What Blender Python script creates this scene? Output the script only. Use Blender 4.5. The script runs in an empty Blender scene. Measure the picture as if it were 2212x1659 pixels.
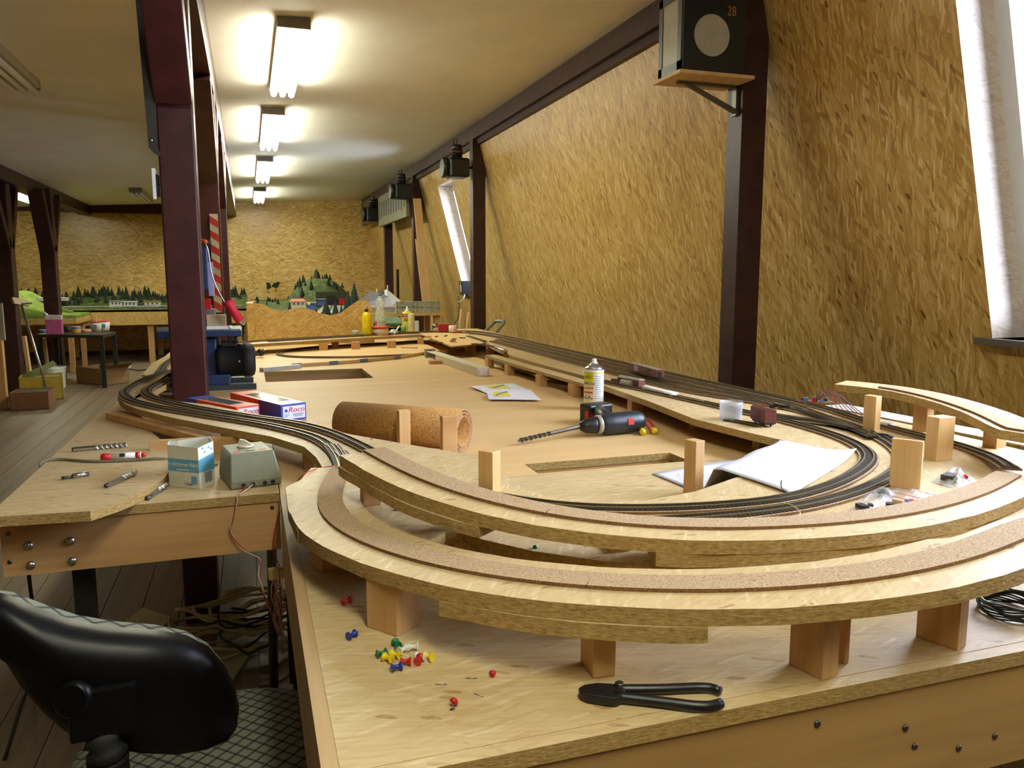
import bpy, math, random
from math import sin, cos, tan, pi, radians, atan, hypot, sqrt
from mathutils import Vector, Matrix
random.seed(7)
SC = bpy.context.scene
COL = SC.collection

# ------------------------------------------------------------------ camera
F, CX, CY, HC = 1700.0, 1106.0, 829.5, 1.24          # photograph taken as 2212 x 1659
PITCH = atan((CY - 600) / F)
YAW = atan((CX - 535) / F / ((CY - 600) / F * sin(PITCH) + cos(PITCH)))
CAM = Vector((0, 0, HC))
FWD = Vector((sin(YAW) * cos(PITCH), cos(YAW) * cos(PITCH), -sin(PITCH)))
RGT = Vector((cos(YAW), -sin(YAW), 0))
UPV = RGT.cross(FWD)
cd = bpy.data.cameras.new('camera'); cam = bpy.data.objects.new('camera', cd); COL.objects.link(cam)
cd.sensor_width = 36.0; cd.lens = F / 2212 * 36.0; cd.clip_start = 0.02; cd.clip_end = 100
cam.location = CAM; cam.rotation_euler = (pi / 2 - PITCH, 0, -YAW)
SC.camera = cam

def ray(u, v): return FWD + RGT * ((u - CX) / F) - UPV * ((v - CY) / F)
def G(u, v, z):
    d = ray(u, v); return CAM + d * ((z - HC) / d.z)
def GX(u, v, x):
    d = ray(u, v); return CAM + d * (x / d.x)
def GY(u, v, y):
    d = ray(u, v); return CAM + d * (y / d.y)

# ------------------------------------------------------------------ world, light, exposure
SC.view_settings.view_transform = 'Standard'; SC.view_settings.look = 'None'
SC.view_settings.gamma = 1.0; SC.view_settings.use_curve_mapping = False
SC.view_settings.exposure = 0.0
SC.cycles.use_denoising = True
SC.cycles.max_bounces = 8; SC.cycles.diffuse_bounces = 5; SC.cycles.transmission_bounces = 6
SC.cycles.caustics_reflective = False; SC.cycles.caustics_refractive = False
SC.cycles.sample_clamp_indirect = 6.0
W = bpy.data.worlds.new('sky'); SC.world = W; W.use_nodes = True
bgn = W.node_tree.nodes['Background']
bgn.inputs[0].default_value = (0.86, 0.93, 1.0, 1); bgn.inputs[1].default_value = 5.0

TUBE = 54.0                                  # emission of the fluorescent tubes
TUBE_COL = (1.0, 1.0, 0.79)
DAY = (0.68, 0.77, 1.0)
M_WALL = 0.25
def wall_x(z): return 2.0 + M_WALL * (2.45 - z)

def area_light(name, y0, y1, z0, z1, depth, power):
    ld = bpy.data.lights.new(name, 'AREA'); o = bpy.data.objects.new(name, ld); COL.objects.link(o)
    ld.shape = 'RECTANGLE'; ld.size = y1 - y0; ld.size_y = (z1 - z0) * sqrt(1 + M_WALL ** 2)
    ld.energy = power; ld.color = DAY
    zc = (z0 + z1) / 2
    o.location = (wall_x(zc) + depth, (y0 + y1) / 2, zc)
    nx = Vector((-1, 0, -M_WALL)).normalized()          # into the room
    yl = Vector((0, 1, 0)); zl = nx * -1; xl = yl; yy = zl.cross(xl)
    o.matrix_world = Matrix(((xl.x, yy.x, zl.x, o.location.x), (xl.y, yy.y, zl.y, o.location.y), (xl.z, yy.z, zl.z, o.location.z), (0, 0, 0, 1)))
    return o
WIN1 = (0.25, 1.985, 1.04, 2.30)
WIN2 = (8.16, 8.78, 1.06, 2.25)
area_light('daylight_window_near', *WIN1, 0.30, 118)
area_light('daylight_window_far', *WIN2, 0.30, 60)

# ------------------------------------------------------------------ helpers
def lin(c):
    c = c / 255.0
    return c / 12.92 if c <= 0.04045 else ((c + 0.055) / 1.055) ** 2.4
def rgb(r, g, b): return (lin(r), lin(g), lin(b), 1.0)

MATS = {}
class NT:
    def __init__(s, name):
        s.m = bpy.data.materials.new(name); s.m.use_nodes = True; s.t = s.m.node_tree
        s.b = s.t.nodes['Principled BSDF']
    def n(s, typ, **kw):
        nd = s.t.nodes.new('ShaderNode' + typ)
        for k, v in kw.items(): setattr(nd, k, v)
        return nd
    def l(s, a, b): s.t.links.new(a, b)
    def math(s, op, a, b=None, clamp=False):
        nd = s.n('Math', operation=op, use_clamp=clamp)
        for i, x in enumerate((a, b)):
            if x is None: continue
            if isinstance(x, (int, float)): nd.inputs[i].default_value = x
            else: s.l(x, nd.inputs[i])
        return nd.outputs[0]
    def mixf(s, f, a, b):
        nd = s.n('Mix', data_type='FLOAT')
        for i, x in ((0, f), (2, a), (3, b)):
            if isinstance(x, (int, float)): nd.inputs[i].default_value = x
            else: s.l(x, nd.inputs[i])
        return nd.outputs[0]
    def mixc(s, f, a, b, mode='MIX'):
        nd = s.n('Mix', data_type='RGBA', blend_type=mode)
        for i, x in ((0, f), (6, a), (7, b)):
            if isinstance(x, (int, float)): nd.inputs[i].default_value = x
            elif isinstance(x, tuple): nd.inputs[i].default_value = x
            else: s.l(x, nd.inputs[i])
        return nd.outputs[2]
    def ramp(s, f, stops):
        nd = s.n('ValToRGB'); e = nd.color_ramp.elements
        while len(e) < len(stops): e.new(0.5)
        for el, (p, c) in zip(e, stops): el.position = p; el.color = c
        s.l(f, nd.inputs[0]); return nd.outputs[0]
    def coords(s, plane='XY', rot=0.0, scale=(1, 1, 1)):
        tc = s.n('TexCoord'); out = tc.outputs['Object']
        if plane != 'XY':
            sx = s.n('SeparateXYZ'); cb = s.n('CombineXYZ'); s.l(out, sx.inputs[0])
            i = {'YZ': (1, 2, 0), 'XZ': (0, 2, 1)}[plane]
            for k in range(3): s.l(sx.outputs[i[k]], cb.inputs[k])
            out = cb.outputs[0]
        return s.mapping(out, rot, scale)
    def mapping(s, v, rot=0.0, scale=(1, 1, 1), rotv=None):
        mp = s.n('Mapping', vector_type='TEXTURE') if False else s.n('Mapping')
        r = s.n('VectorRotate', rotation_type='Z_AXIS'); s.l(v, r.inputs['Vector']); r.inputs['Angle'].default_value = rot
        s.l(r.outputs[0], mp.inputs[0]); mp.inputs['Scale'].default_value = scale
        return mp.outputs[0]
    def noise(s, v, scale, detail=2.0, rough=0.5, dist=0.0):
        nd = s.n('TexNoise'); s.l(v, nd.inputs['Vector'])
        nd.inputs['Scale'].default_value = scale; nd.inputs['Detail'].default_value = detail
        nd.inputs['Roughness'].default_value = rough; nd.inputs['Distortion'].default_value = dist
        return nd
    def bump(s, h, strength=0.2, dist=0.002):
        nd = s.n('Bump'); nd.inputs['Strength'].default_value = strength; nd.inputs['Distance'].default_value = dist
        s.l(h, nd.inputs['Height']); s.l(nd.outputs[0], s.b.inputs['Normal'])
    def setv(s, **kw):
        mp = dict(rough='Roughness', metal='Metallic', spec='Specular IOR Level', trans='Transmission Weight', ior='IOR', alpha='Alpha', coat='Coat Weight', sheen='Sheen Weight')
        for k, v in kw.items(): s.b.inputs[mp[k]].default_value = v
    def col(s, c):
        if isinstance(c, tuple): s.b.inputs['Base Color'].default_value = c
        else: s.l(c, s.b.inputs['Base Color'])

def plain(name, c, rough=0.5, metal=0.0, var=0.12, vscale=30, bump=0.0, **kw):
    if name in MATS: return MATS[name]
    t = NT(name); v = t.coords(); nz = t.noise(v, vscale, 3)
    dark = tuple(x * (1 - var) for x in c[:3]) + (1,); lite = tuple(min(1, x * (1 + var)) for x in c[:3]) + (1,)
    t.col(t.ramp(nz.outputs[0], ((0.3, dark), (0.7, lite)))); t.setv(rough=rough, metal=metal, **kw)
    if bump: t.bump(nz.outputs[0], bump)
    MATS[name] = t.m; return t.m

def osb(name, cols, rot=0.0, plane='XY', size=1.0, rough=0.55, spread=0.55, flake=0.34, grain=0.34, streak=0.5, coat=0.0):
    """strand board: flakes of three sizes and directions, fine grain, sparse dark and pale splinters"""
    if name in MATS: return MATS[name]
    t = NT(name); base = t.coords(plane)
    wob = t.noise(base, 11 / size, 3); wv = t.n('VectorMath', operation='MULTIPLY_ADD')
    t.l(wob.outputs[1], wv.inputs[0]); wv.inputs[1].default_value = (0.03 * size,) * 3; t.l(base, wv.inputs[2])
    def cells(a, ln, wd):
        vo = t.n('TexVoronoi', voronoi_dimensions='2D', feature='F1'); t.l(t.mapping(wv.outputs[0], a, (1 / (ln * size), 1 / (wd * size), 0)), vo.inputs['Vector'])
        vo.inputs['Scale'].default_value = 1.0; sp = t.n('SeparateColor'); t.l(vo.outputs['Color'], sp.inputs[0]); return sp.outputs, vo.outputs['Distance']
    (c1, d1), (c2, d2), (c3, d3), (c4, d4) = cells(rot, .085, .0085), cells(rot + spread, .07, .013), cells(rot - spread * .8, .055, .007), cells(rot + spread * .4, .06, .020)
    v = t.mixf(t.math('GREATER_THAN', c2[1], 0.55), c1[0], c2[0])
    v = t.mixf(t.math('GREATER_THAN', c3[1], 0.60), v, c3[0])
    gr = t.noise(t.mapping(wv.outputs[0], rot, (7 / size, 170 / size, 1)), 1.0, 3); big = t.noise(base, 2.4 / size, 2)
    f = t.math('ADD', t.math('MULTIPLY', v, flake), t.math('MULTIPLY', gr.outputs[0], grain)); f = t.math('ADD', f, t.math('MULTIPLY', big.outputs[0], 0.22))
    off = 0.5 - (flake * .5 + grain * .5 + .11); f = t.math('ADD', f, off)
    pale = t.math('MULTIPLY', t.math('GREATER_THAN', c3[2], 0.86), t.math('LESS_THAN', d3, 0.42)); dark = t.math('MULTIPLY', t.math('GREATER_THAN', c4[2], 0.90), t.math('LESS_THAN', d4, 0.20))
    f = t.math('ADD', f, t.math('MULTIPLY', pale, 0.22 * streak)); f = t.math('SUBTRACT', f, t.math('MULTIPLY', dark, 0.34 * streak))
    t.col(t.ramp(f, ((0.12, cols[0]), (0.36, cols[1]), (0.58, cols[2]), (0.85, cols[3]))))
    t.setv(rough=rough, coat=coat); t.bump(f, 0.22, 0.0015)
    MATS[name] = t.m; return t.m

def pine(name, cols, axis='Z', rough=0.55, scale=1.0, knots=True):
    if name in MATS: return MATS[name]
    t = NT(name); tc = t.n('TexCoord'); sc = {'X': (0.6, 14, 14), 'Y': (14, 0.6, 14), 'Z': (14, 14, 0.6)}[axis]
    v = t.mapping(tc.outputs['Object'], 0, tuple(s * scale for s in sc))
    a = t.noise(v, 1.3, 3, 0.55, 0.8); b = t.noise(v, 9, 2)
    f = t.math('ADD', t.math('MULTIPLY', a.outputs[0], 0.75), t.math('MULTIPLY', b.outputs[0], 0.3))
    c = t.ramp(f, ((0.3, cols[0]), (0.52, cols[1]), (0.75, cols[2])))
    if knots:
        vo = t.n('TexVoronoi', feature='F1'); t.l(t.mapping(tc.outputs['Object'], 0, tuple(x * scale for x in {'X': (3, 8, 8), 'Y': (8, 3, 8), 'Z': (8, 8, 3)}[axis])), vo.inputs['Vector'])
        vo.inputs['Scale'].default_value = 1.0
        k = t.ramp(vo.outputs['Distance'], ((0.04, (1, 1, 1, 1)), (0.11, (0, 0, 0, 1))))
        c = t.mixc(k, c, tuple(x * 0.45 for x in cols[0][:3]) + (1,))
    t.col(c); t.setv(rough=rough); t.bump(f, 0.12, 0.001)
    MATS[name] = t.m; return t.m

def speck(name, stops, scale, rough=0.85, bump=0.5, detail=3, coord_scale=(1, 1, 1)):
    if name in MATS: return MATS[name]
    t = NT(name); v = t.coords(scale=coord_scale)
    a = t.noise(v, scale, detail, 0.65); t.col(t.ramp(a.outputs[0], stops)); t.setv(rough=rough); t.bump(a.outputs[0], bump, 0.0015)
    MATS[name] = t.m; return t.m

# ---- mesh collector
class MB:
    def __init__(s): s.v = []; s.f = []; s.mi = []; s.sm = []
    def add(s, vs, fs, mi=0, M=None, smooth=False):
        o = len(s.v)
        for p in vs:
            p = Vector(p); s.v.append(M @ p if M is not None else p)
        for f in fs:
            s.f.append([i + o for i in f]); s.mi.append(mi); s.sm.append(smooth)
        return s
    def box(s, x0, x1, y0, y1, z0, z1, mi=0, M=None, top=None):
        vs = [(x0, y0, z0), (x1, y0, z0), (x1, y1, z0), (x0, y1, z0), (x0, y0, z1), (x1, y0, z1), (x1, y1, z1), (x0, y1, z1)]
        fs = [(0, 3, 2, 1), (0, 1, 5, 4), (1, 2, 6, 5), (2, 3, 7, 6), (3, 0, 4, 7)]
        s.add(vs, fs, mi, M); s.f.append([len(s.v) - 4 + i for i in range(4)]); s.mi.append(mi if top is None else top); s.sm.append(False)
        return s
    def prism(s, poly, z0, z1, top=0, side=1, M=None):
        n = len(poly); A = sum(poly[i][0] * poly[(i + 1) % n][1] - poly[(i + 1) % n][0] * poly[i][1] for i in range(n))
        if A < 0: poly = poly[::-1]
        vs = [(p[0], p[1], z0) for p in poly] + [(p[0], p[1], z1) for p in poly]
        s.add(vs, [], 0, M); o = len(s.v) - 2 * n
        s.f.append([o + n + i for i in range(n)]); s.mi.append(top); s.sm.append(False)
        s.f.append([o + n - 1 - i for i in range(n)]); s.mi.append(side); s.sm.append(False)
        for i in range(n):
            j = (i + 1) % n; s.f.append([o + i, o + j, o + n + j, o + n + i]); s.mi.append(side); s.sm.append(False)
        return s
    def lathe(s, prof, n=16, M=None, mi=0, smooth=True, cap=True):
        vs, fs, k = [], [], len(prof)
        for r, z in prof:
            for i in range(n): a = 2 * pi * i / n; vs.append((r * cos(a), r * sin(a), z))
        for j in range(k - 1):
            for i in range(n): fs.append((j * n + i, j * n + (i + 1) % n, (j + 1) * n + (i + 1) % n, (j + 1) * n + i))
        s.add(vs, fs, mi, M, smooth)
        if cap:
            o = len(s.v) - n * k
            s.f.append([o + n - 1 - i for i in range(n)]); s.mi.append(mi); s.sm.append(False)
            s.f.append([o + (k - 1) * n + i for i in range(n)]); s.mi.append(mi); s.sm.append(False)
        return s
    def tube(s, path, r, n=6, mi=0, closed=False, M=None):
        P = [Vector(p) for p in path]; vs, fs = [], []; m = len(P)
        rr = r if isinstance(r, (list, tuple)) else [r] * m
        prev = None
        for i in range(m):
            a, b = P[max(0, i - 1)], P[min(m - 1, i + 1)]
            if closed: a, b = P[(i - 1) % m], P[(i + 1) % m]
            d = (b - a).normalized() if (b - a).length > 1e-9 else Vector((0, 0, 1))
            if prev is None:
                prev = d.orthogonal().normalized()
            x = (prev - d * prev.dot(d)); x = x.normalized() if x.length > 1e-6 else d.orthogonal().normalized(); prev = x; y = d.cross(x)
            for k in range(n): t = 2 * pi * k / n; vs.append(P[i] + x * (rr[i] * cos(t)) + y * (rr[i] * sin(t)))
        for i in range(m if closed else m - 1):
            j = (i + 1) % m
            for k in range(n): fs.append((i * n + k, i * n + (k + 1) % n, j * n + (k + 1) % n, j * n + k))
        if not closed: fs.append(tuple(range(n))[::-1]); fs.append(tuple((m - 1) * n + k for k in range(n)))
        return s.add(vs, fs, mi, M, True)
    def sweep(s, path, a, b, h0, h1, top=0, side=1):
        """rectangle section swept along a path: lateral a..b (to the left of travel), height h0..h1"""
        P = [Vector(p) for p in path]; m = len(P); o = len(s.v)
        for i in range(m):
            d = P[min(m - 1, i + 1)] - P[max(0, i - 1)]; d.z = 0; d.normalize(); nrm = Vector((-d.y, d.x, 0))
            av = a[i] if isinstance(a, list) else a; bv = b[i] if isinstance(b, list) else b
            for (l, h) in ((av, h0), (bv, h0), (bv, h1), (av, h1)): s.v.append(P[i] + nrm * l + Vector((0, 0, h)))
        for i in range(m - 1):
            p, q = o + 4 * i, o + 4 * i + 4
            for k, mi in ((0, side), (1, side), (2, top), (3, side)):
                k2 = (k + 1) % 4; s.f.append([p + k, q + k, q + k2, p + k2][::-1]); s.mi.append(mi); s.sm.append(False)
        s.f.append([o, o + 1, o + 2, o + 3]); s.mi.append(side); s.sm.append(False)
        e = o + 4 * (m - 1); s.f.append([e + 3, e + 2, e + 1, e]); s.mi.append(side); s.sm.append(False)
        return s
    def build(s, name, mats, parent=None, label=None, cat=None, group=None, kind=None, bevel=0.0):
        if not isinstance(mats, (list, tuple)): mats = [mats]
        xs, ys, zs = zip(*[(p[0], p[1], p[2]) for p in s.v])
        c = Vector(((min(xs) + max(xs)) / 2, (min(ys) + max(ys)) / 2, min(zs)))
        me = bpy.data.meshes.new(name); me.from_pydata([tuple(Vector(p) - c) for p in s.v], [], s.f)
        for m in mats: me.materials.append(m)
        me.polygons.foreach_set('material_index', [min(i, len(mats) - 1) for i in s.mi])
        me.polygons.foreach_set('use_smooth', s.sm); me.update()
        o = bpy.data.objects.new(name, me); COL.objects.link(o)
        o.location = c
        if parent is not None:
            o.parent = parent
            w = Vector(parent.location); q = parent.parent
            while q is not None: w += Vector(q.location); q = q.parent
            o.location = c - w
        if bevel:
            bv = o.modifiers.new('bevel', 'BEVEL'); bv.width = bevel; bv.segments = 2; bv.limit_method = 'ANGLE'
        tag(o, label, cat, group, kind)
        return o

def tag(o, label=None, cat=None, group=None, kind=None):
    if label: o['label'] = label
    if cat: o['category'] = cat
    if group: o['group'] = group
    if kind: o['kind'] = kind
    return o
def thing(name, loc, label, cat, group=None):
    o = bpy.data.objects.new(name, None); COL.objects.link(o); o.location = loc; o.empty_display_size = 0.02
    return tag(o, label, cat, group)
def frame(o, x, y, z):
    return Matrix(((x[0], y[0], z[0], o[0]), (x[1], y[1], z[1], o[1]), (x[2], y[2], z[2], o[2]), (0, 0, 0, 1)))
def TR(loc, rz=0.0, rx=0.0, ry=0.0):
    return Matrix.Translation(loc) @ Matrix.Rotation(rz, 4, 'Z') @ Matrix.Rotation(ry, 4, 'Y') @ Matrix.Rotation(rx, 4, 'X')
def along(a, b, up=(0, 0, 1)):
    """frame at a whose z axis runs to b"""
    z = (Vector(b) - Vector(a)).normalized(); x = Vector(up).cross(z)
    x = x.normalized() if x.length > 1e-5 else z.orthogonal().normalized(); y = z.cross(x)
    return frame(a, x, y, z)
def smooth(pts, step=0.03):
    P = [Vector(p) for p in pts]; P = [P[0] * 2 - P[1]] + P + [P[-1] * 2 - P[-2]]; out = []
    for i in range(1, len(P) - 2):
        n = max(2, int((P[i + 1] - P[i]).length / step))
        for k in range(n):
            t = k / n; a, b, c, d = P[i - 1], P[i], P[i + 1], P[i + 2]
            out.append(0.5 * ((2 * b) + (c - a) * t + (2 * a - 5 * b + 4 * c - d) * t * t + (3 * b - a - 3 * c + d) * t ** 3))
    out.append(P[-2]); return out
def relax(pts, it=6):
    P = [Vector(p) for p in pts]
    for _ in range(it):
        P = [P[0]] + [(P[i - 1] + P[i] * 2 + P[i + 1]) / 4 for i in range(1, len(P) - 1)] + [P[-1]]
    return P
FONT_OBJ = None
def text(body, size, M, mat, parent, name='lettering', shear=0.0, ext=0.0004, xs=1.0, label=None):
    cu = bpy.data.curves.new('t', 'FONT'); cu.body = body; cu.size = size; cu.shear = shear; cu.extrude = ext
    cu.align_x = 'CENTER'; cu.align_y = 'CENTER'; cu.resolution_u = 3
    ob = bpy.data.objects.new('t', cu); COL.objects.link(ob)
    dg = bpy.context.evaluated_depsgraph_get(); dg.update()
    me = bpy.data.meshes.new_from_object(ob.evaluated_get(dg)); bpy.data.objects.remove(ob); bpy.data.curves.remove(cu)
    b = MB(); b.add([(p.co.x * xs, p.co.y, p.co.z) for p in me.vertices], [list(f.vertices) for f in me.polygons], 0, M)
    bpy.data.meshes.remove(me)
    return b.build(name, mat, parent, label=label)

# ------------------------------------------------------------------ materials
OW = (rgb(130, 90, 42), rgb(184, 146, 76), rgb(208, 174, 102), rgb(232, 208, 150))
OP = (rgb(146, 114, 70), rgb(190, 162, 112), rgb(206, 182, 136), rgb(226, 208, 172))
m_wall = osb('osb_wall_right', OW, rot=-1.3, plane='YZ', rough=0.40, spread=0.5, size=1.4, streak=1.0, flake=.42)
m_wallf = osb('osb_wall_far', OW, rot=0.1, plane='XZ', rough=0.36, spread=0.5, size=1.6, streak=1.0, flake=.42)
m_top = osb('osb_plate', OP, rot=0.25, size=0.9, rough=0.48, spread=0.6, flake=.16, grain=.5, streak=.7)
m_top2 = osb('osb_deck', OP, rot=-0.4, size=0.8, rough=0.48, spread=0.8, flake=.16, grain=.5, streak=.8)
m_hump = osb('osb_backdrop', OW, rot=0.0, plane='XZ', size=0.7, spread=0.8, streak=.8)
m_edge = speck('osb_edge', ((0.25, rgb(96, 70, 30)), (0.40, rgb(158, 128, 70)), (0.6, rgb(184, 154, 94)), (0.8, rgb(212, 188, 130))), 110, coord_scale=(1, 1, 3.0), bump=0.9, detail=5)
m_ply = pine('plywood_top', (rgb(206, 168, 112), rgb(214, 178, 122), rgb(222, 188, 134)), 'X', knots=False, scale=0.5)
m_cork = speck('cork_mat', ((0.30, rgb(96, 70, 42)), (0.42, rgb(160, 132, 96)), (0.56, rgb(178, 150, 112)), (0.75, rgb(202, 178, 142))), 420, bump=0.4)
m_corkd = speck('cork_roll_mat', ((0.28, rgb(96, 60, 24)), (0.42, rgb(164, 116, 56)), (0.58, rgb(188, 140, 74)), (0.78, rgb(206, 164, 98))), 260, bump=0.5)
m_corke = speck('cork_edge', ((0.3, rgb(86, 58, 30)), (0.6, rgb(132, 96, 56)), (0.8, rgb(156, 120, 76))), 400)
PN = (rgb(178, 132, 80), rgb(198, 156, 102), rgb(214, 178, 126))
m_pineZ = pine('pine_upright', PN, 'Z'); m_pineX = pine('pine_beam_x', PN, 'X', scale=0.7); m_pineY = pine('pine_beam_y', PN, 'Y', scale=0.7)
m_pineP = pine('pine_pale', (rgb(196, 150, 92), rgb(214, 174, 116), rgb(228, 196, 144)), 'Z', knots=False)
m_spruce = pine('spruce_fascia', (rgb(148, 112, 64), rgb(176, 142, 88), rgb(192, 160, 104)), 'X', scale=0.45)
m_paint = plain('dark_oxblood_paint', rgb(64, 27, 27), 0.42, var=0.3, vscale=14, bump=0.05, spec=0.35)
m_paint2 = plain('dark_brown_paint', rgb(58, 35, 31), 0.42, var=0.3, vscale=14, bump=0.05, spec=0.35)
m_ceil = plain('ceiling_paint', rgb(240, 236, 224), 0.7, var=0.04, vscale=3)
m_floor = pine('floor_board', (rgb(98, 82, 66), rgb(118, 102, 82), rgb(138, 122, 100)), 'Y', rough=0.5, scale=0.5, knots=False)
m_black = plain('black_plastic', rgb(18, 18, 20), 0.4)
m_blackr = plain('black_rough', rgb(14, 14, 14), 0.7)
m_white = plain('white_plastic', rgb(232, 232, 226), 0.35, var=0.03)
m_paper = plain('white_paper', rgb(226, 226, 232), 0.8, var=0.03)
m_steel = plain('steel', rgb(190, 190, 188), 0.3, metal=1.0)
m_dsteel = plain('dark_steel', rgb(92, 88, 80), 0.4, metal=0.9)
m_grey = plain('grey_paint', rgb(120, 122, 98), 0.45, var=0.06, vscale=80)
m_red = plain('red_plastic', rgb(190, 24, 28), 0.35); m_yel = plain('yellow_plastic', rgb(232, 208, 20), 0.4)
m_blue = plain('blue_plastic', rgb(28, 52, 150), 0.35); m_green = plain('green_plastic', rgb(16, 112, 62), 0.4)
m_rail = plain('rail_nickel', rgb(170, 160, 132), 0.35, metal=0.7)
m_raild = plain('rail_bronze', rgb(120, 104, 70), 0.4, metal=0.7)
m_sleeper = plain('sleeper_plastic', rgb(66, 56, 42), 0.6); m_sleepl = plain('sleeper_olive', rgb(104, 90, 64), 0.6); m_ballast = plain('grey_green_track_bed', rgb(96, 100, 84), 0.75, var=0.2, vscale=200)
m_dark = plain('black_track_bed', rgb(30, 30, 32), 0.6)
def glass(name, c=(1, 1, 1, 1), rough=0.02, ior=1.25, alpha=1.0):
    if name in MATS: return MATS[name]
    t = NT(name); t.col(c); t.setv(rough=rough, trans=1.0, ior=ior, alpha=alpha); MATS[name] = t.m; return t.m
def film(name, c, alpha, rough=0.15):
    if name in MATS: return MATS[name]
    t = NT(name); v = t.coords(); nz = t.noise(v, 60, 3); t.col(c); t.setv(rough=rough, spec=0.9)
    t.l(t.ramp(nz.outputs[0], ((0.35, (alpha * 0.6,) * 3 + (1,)), (0.7, (min(1, alpha * 1.5),) * 3 + (1,)))), t.b.inputs['Alpha']); t.bump(nz.outputs[0], 0.6, 0.004)
    MATS[name] = t.m; return t.m
def emit(name, c, s):
    if name in MATS: return MATS[name]
    t = NT(name); t.col((0.9, 0.9, 0.85, 1)); t.b.inputs['Emission Color'].default_value = c + (1,); t.b.inputs['Emission Strength'].default_value = s
    MATS[name] = t.m; return t.m
m_tube = emit('fluorescent_tube', TUBE_COL, TUBE)

# ------------------------------------------------------------------ the room
X0, X1, Y0, Y1 = -5.4, 2.75, -3.2, 14.15
def ceil_z(x): return 2.48 + 0.05 * x
fl = MB().box(X0, X1, Y0, Y1, -0.12, -0.022).build('floor', m_floor, kind='structure', label='worn brown wooden plank floor under the tables')
PW = 0.138; k = 0; x = X0
pm = None
while x < X1 - 0.02:
    w = min(PW, X1 - x)
    if pm is None:
        first = MB().box(x + 0.0015, x + PW - 0.0015, Y0, Y1, -0.022, 0).build('plank', m_floor, fl); pm = first
    else:
        o = pm.copy(); COL.objects.link(o); o.location.x = first.location.x + k * PW
        if w < PW: o.scale.x = w / PW; o.location.x -= (PW - w) / 2
        o.location.z = first.location.z - 0.0015 * random.random()
    x += PW; k += 1
b = MB(); b.add([(X0, Y0, ceil_z(X0)), (2.06, Y0, ceil_z(2.06)), (2.06, Y1, ceil_z(2.06)), (X0, Y1, ceil_z(X0)),
                 (X0, Y0, 2.75), (2.06, Y0, 2.75), (2.06, Y1, 2.75), (X0, Y1, 2.75)], [(0, 3, 2, 1)[::-1][::-1], (4, 5, 6, 7), (0, 1, 5, 4), (1, 2, 6, 5), (2, 3, 7, 6), (3, 0, 4, 7)])
b.build('ceiling', m_ceil, kind='structure', label='low plain white plastered ceiling')
MB().box(X0, X1, Y1, Y1 + 0.1, -0.1, 2.75).build('wall_far', m_wallf, kind='structure', label='far end wall of oriented strand board')
MB().box(X0 - 0.1, X0, Y0, Y1, -0.1, 2.75).build('wall_left', m_wallf, kind='structure', label='strand board wall beyond the left posts')
MB().box(X0, X1, Y0 - 0.1, Y0, -0.1, 2.75).build('wall_back', m_wallf, kind='structure', label='strand board wall behind the camera')
MB().box(X0, X1, Y1 - 0.02, Y1, 0, 0.07).build('baseboard_far', m_paint2, kind='structure', label='dark skirting board along the far wall')

# slanted right wall with two window openings
def slab_wall():
    b = MB(); ys = sorted({Y0, WIN1[0], WIN1[1], WIN2[0], WIN2[1], Y1}); zs = sorted({-0.1, WIN1[2], WIN2[2], WIN1[3], WIN2[3], 2.62})
    def hole(y, z): return any(w[0] < y < w[1] and w[2] < z < w[3] for w in (WIN1, WIN2))
    for i in range(len(ys) - 1):
        for j in range(len(zs) - 1):
            if hole((ys[i] + ys[i + 1]) / 2, (zs[j] + zs[j + 1]) / 2): continue
            q = [(ys[i], zs[j]), (ys[i + 1], zs[j]), (ys[i + 1], zs[j + 1]), (ys[i], zs[j + 1])]
            b.add([(wall_x(z), y, z) for y, z in q], [(0, 1, 2, 3)])
            b.add([(wall_x(z) + 0.2, y, z) for y, z in q], [(3, 2, 1, 0)])
    return b
wr = slab_wall().build('wall_right', m_wall, kind='structure', label='slanted wall of yellow oriented strand board')
m_jamb_glare = osb('osb_jamb_glare', (rgb(190, 165, 140), rgb(220, 200, 180), rgb(232, 218, 200), rgb(242, 230, 214)), rot=0.3, plane='XZ', rough=0.4)  # paler than the wall board: daylight glare in the recess put into the colour
m_frame = plain('window_frame_white', rgb(225, 228, 230), 0.35, var=0.02)
def pane_mat():
    t = NT('window_pane'); tr = t.n('BsdfTransparent'); gl = t.n('BsdfGlossy'); mx = t.n('MixShader'); gl.inputs['Roughness'].default_value = 0.02
    fr = t.n('Fresnel'); fr.inputs[0].default_value = 1.3; t.l(fr.outputs[0], mx.inputs[0]); t.l(tr.outputs[0], mx.inputs[1]); t.l(gl.outputs[0], mx.inputs[2])
    t.l(mx.outputs[0], t.t.nodes['Material Output'].inputs[0]); return t.m
m_pane = pane_mat()
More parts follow.
